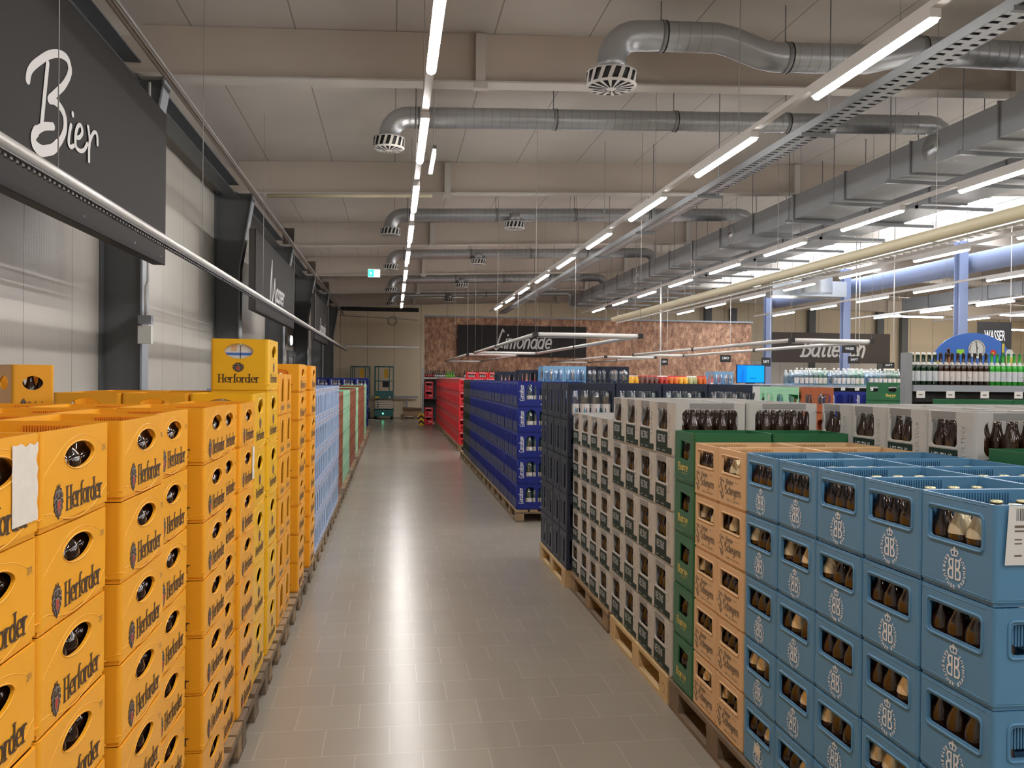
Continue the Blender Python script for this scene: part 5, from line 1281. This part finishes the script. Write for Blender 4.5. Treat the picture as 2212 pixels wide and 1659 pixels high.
# scissor lifts
def lift(x, y, label, rz=0):
    t = empty('scissor_lift', (x, y, 0), rz)
    b = MB(); b.box(-.36, .36, 0, 1.6, .12, .40, 'teal'); b.box(-.40, .40, .05, 1.55, .30, .40, 'teal'); b.build('chassis', t)
    for sx_ in (-1, 1):
        for yy_ in (.25, 1.35): b = MB(); b.lathe([(0,-.05),(.13,-.05),(.13,.05),(0,.05)], 'black', 16, Matrix.Translation((sx_*.33, yy_, .13)) @ Matrix.Rotation(pi/2, 4, 'Y')); b.build('wheel', t)
    b = MB()
    for k in range(4):
        z = .44 + .095*k
        b.box(-.34, .34, .05, .12, z, z+.035, 'alu'); b.hexa([(-.28,.1,z),(-.23,.1,z),(-.23,1.5,z+.04),(-.28,1.5,z+.04)], [(-.28,.1,z+.05),(-.23,.1,z+.05),(-.23,1.5,z+.09),(-.28,1.5,z+.09)], 'galv_dark'); b.hexa([(.23,.1,z+.04),(.28,.1,z+.04),(.28,1.5,z),(.23,1.5,z)], [(.23,.1,z+.09),(.28,.1,z+.09),(.28,1.5,z+.05),(.23,1.5,z+.05)], 'cream')
    b.build('scissor_arms', t)
    b = MB(); b.box(-.38, .38, 0, 1.7, .84, .92, 'teal'); b.box(-.38, .38, 0, .02, .921, 1.15, 'teal'); b.build('platform', t)
    b = MB(); b.box(-.36, -.18, -.012, -.001, .86, .93, 'chev_yellow'); b.box(.2, .27, -.012, -.001, .86, .93, 'tag_white'); b.build('stickers', t)
    b = MB()
    for xx in (-.37, -.22, .22, .37):
        b.tube([(xx, .02, .92), (xx, .02, 2.14)], .018, 'teal', 6)
        if abs(xx) > .3: b.tube([(xx, 1.65, .92), (xx, 1.65, 2.14)], .018, 'teal', 6); b.tube([(xx, .02, 2.14), (xx, 1.65, 2.14)], .018, 'teal', 6); b.tube([(xx, .02, 1.55), (xx, 1.65, 1.55)], .015, 'teal', 6)
    for zz in (1.55, 2.14): b.tube([(-.37, .02, zz), (.37, .02, zz)], .018, 'teal', 6); b.tube([(-.37, 1.65, zz), (.37, 1.65, zz)], .018, 'teal', 6)
    b.build('guard_rail', t)
    b = MB(); b.box(.0, .17, .05, .2, 1.68, 2.04, 'chev_yellow'); b.build('control_box', t); b = MB(); b.box(-.06, .2, .06, .3, 1.3, 1.55, 'black'); b.build('tool_bag', t)
    b = MB(); b.lathe([(.03,0),(0,.02)], 'led_green', 10, Matrix.Translation((-.03, -.003, .24)) @ Matrix.Rotation(pi/2, 4, 'X')); b.build('indicator_lamp', t)
    tag(t, label, 'scissor lift', 'scissor lifts'); return t
lift(-.345, 35.0, 'teal scissor lift standing at the end of the aisle'); lift(-1.33, 35.6, 'second teal scissor lift half hidden behind dark blue crates')
pallet('a', .95, 35.9, L, 'wooden pallet at back wall under flat brown boards')
b = MB(); b.box(.45, 1.45, 35.6, 36.2, .144, .40, 'cardboard'); b.hexa([(.42,35.55,.401),(1.3,35.55,.401),(1.3,36.25,.401),(.42,36.25,.401)], [(.42,35.55,.47),(1.3,35.55,.43),(1.3,36.25,.43),(.42,36.25,.47)], 'wood_dark'); tag(b.build('cardboard_boards'), 'flat brown boards stacked on pallet by the back wall', 'boards')
b = MB(); b.tube([(-1.5, 33.9, .012), (-1.0, 33.8, .03), (-.7, 33.7, .05), (-.5, 33.6, .02)], .02, 'white_plastic', 6); tag(b.build('cable_end'), 'loose white cable on the floor before the lift', 'cable')

# ------------------------------------------------------------------ bottles: nearest 300 each one an object, the rest one mass
beer = sorted([q for q in BOT if q[1] in ('nrw','low','foil','small','labelled','greenb')], key=lambda q: q[0])
pet = [q for q in BOT if q[1] in ('water','lemonade','bluewater')]
usedB = set()
for q in beer[:290] + pet:
    o = BO[q[1]]
    if q[1] in usedB: o = clone(o, q[2], random.uniform(0, 6))
    else: o.location = q[2]; usedB.add(q[1])
    tag(o, q[3], 'bottle', q[4])
rest = beer[290:]; print('beer', len(beer), 'pet', len(pet))
b = MB()
for q in rest:
    src = [BO[q[1]]] + list(BO[q[1]].children)
    for s_ in src:
        me = s_.data; mk = [m_.name for m_ in me.materials]
        o_ = len(b.v); b.v += [(v.co.x+q[2].x, v.co.y+q[2].y, v.co.z+q[2].z) for v in me.vertices]
        for p in me.polygons: b.f.append(tuple(o_+i for i in p.vertices)); b.m.append(b.mi(mk[p.material_index])); b.sm.append(True)
o = b.build('beer_bottles'); o['kind'] = 'stuff'; tag(o, 'the smaller brown bottles filling the farther beer crates', 'bottles')
for k, o in BO.items():
    if k not in usedB:
        for c in list(o.children): bpy.data.objects.remove(c)
        bpy.data.objects.remove(o)
for dct in (TYPES, PAL):
    for k, t in dct.items():
        if not t['used']:
            for c in list(t['o'].children_recursive): bpy.data.objects.remove(c)
            bpy.data.objects.remove(t['o'])
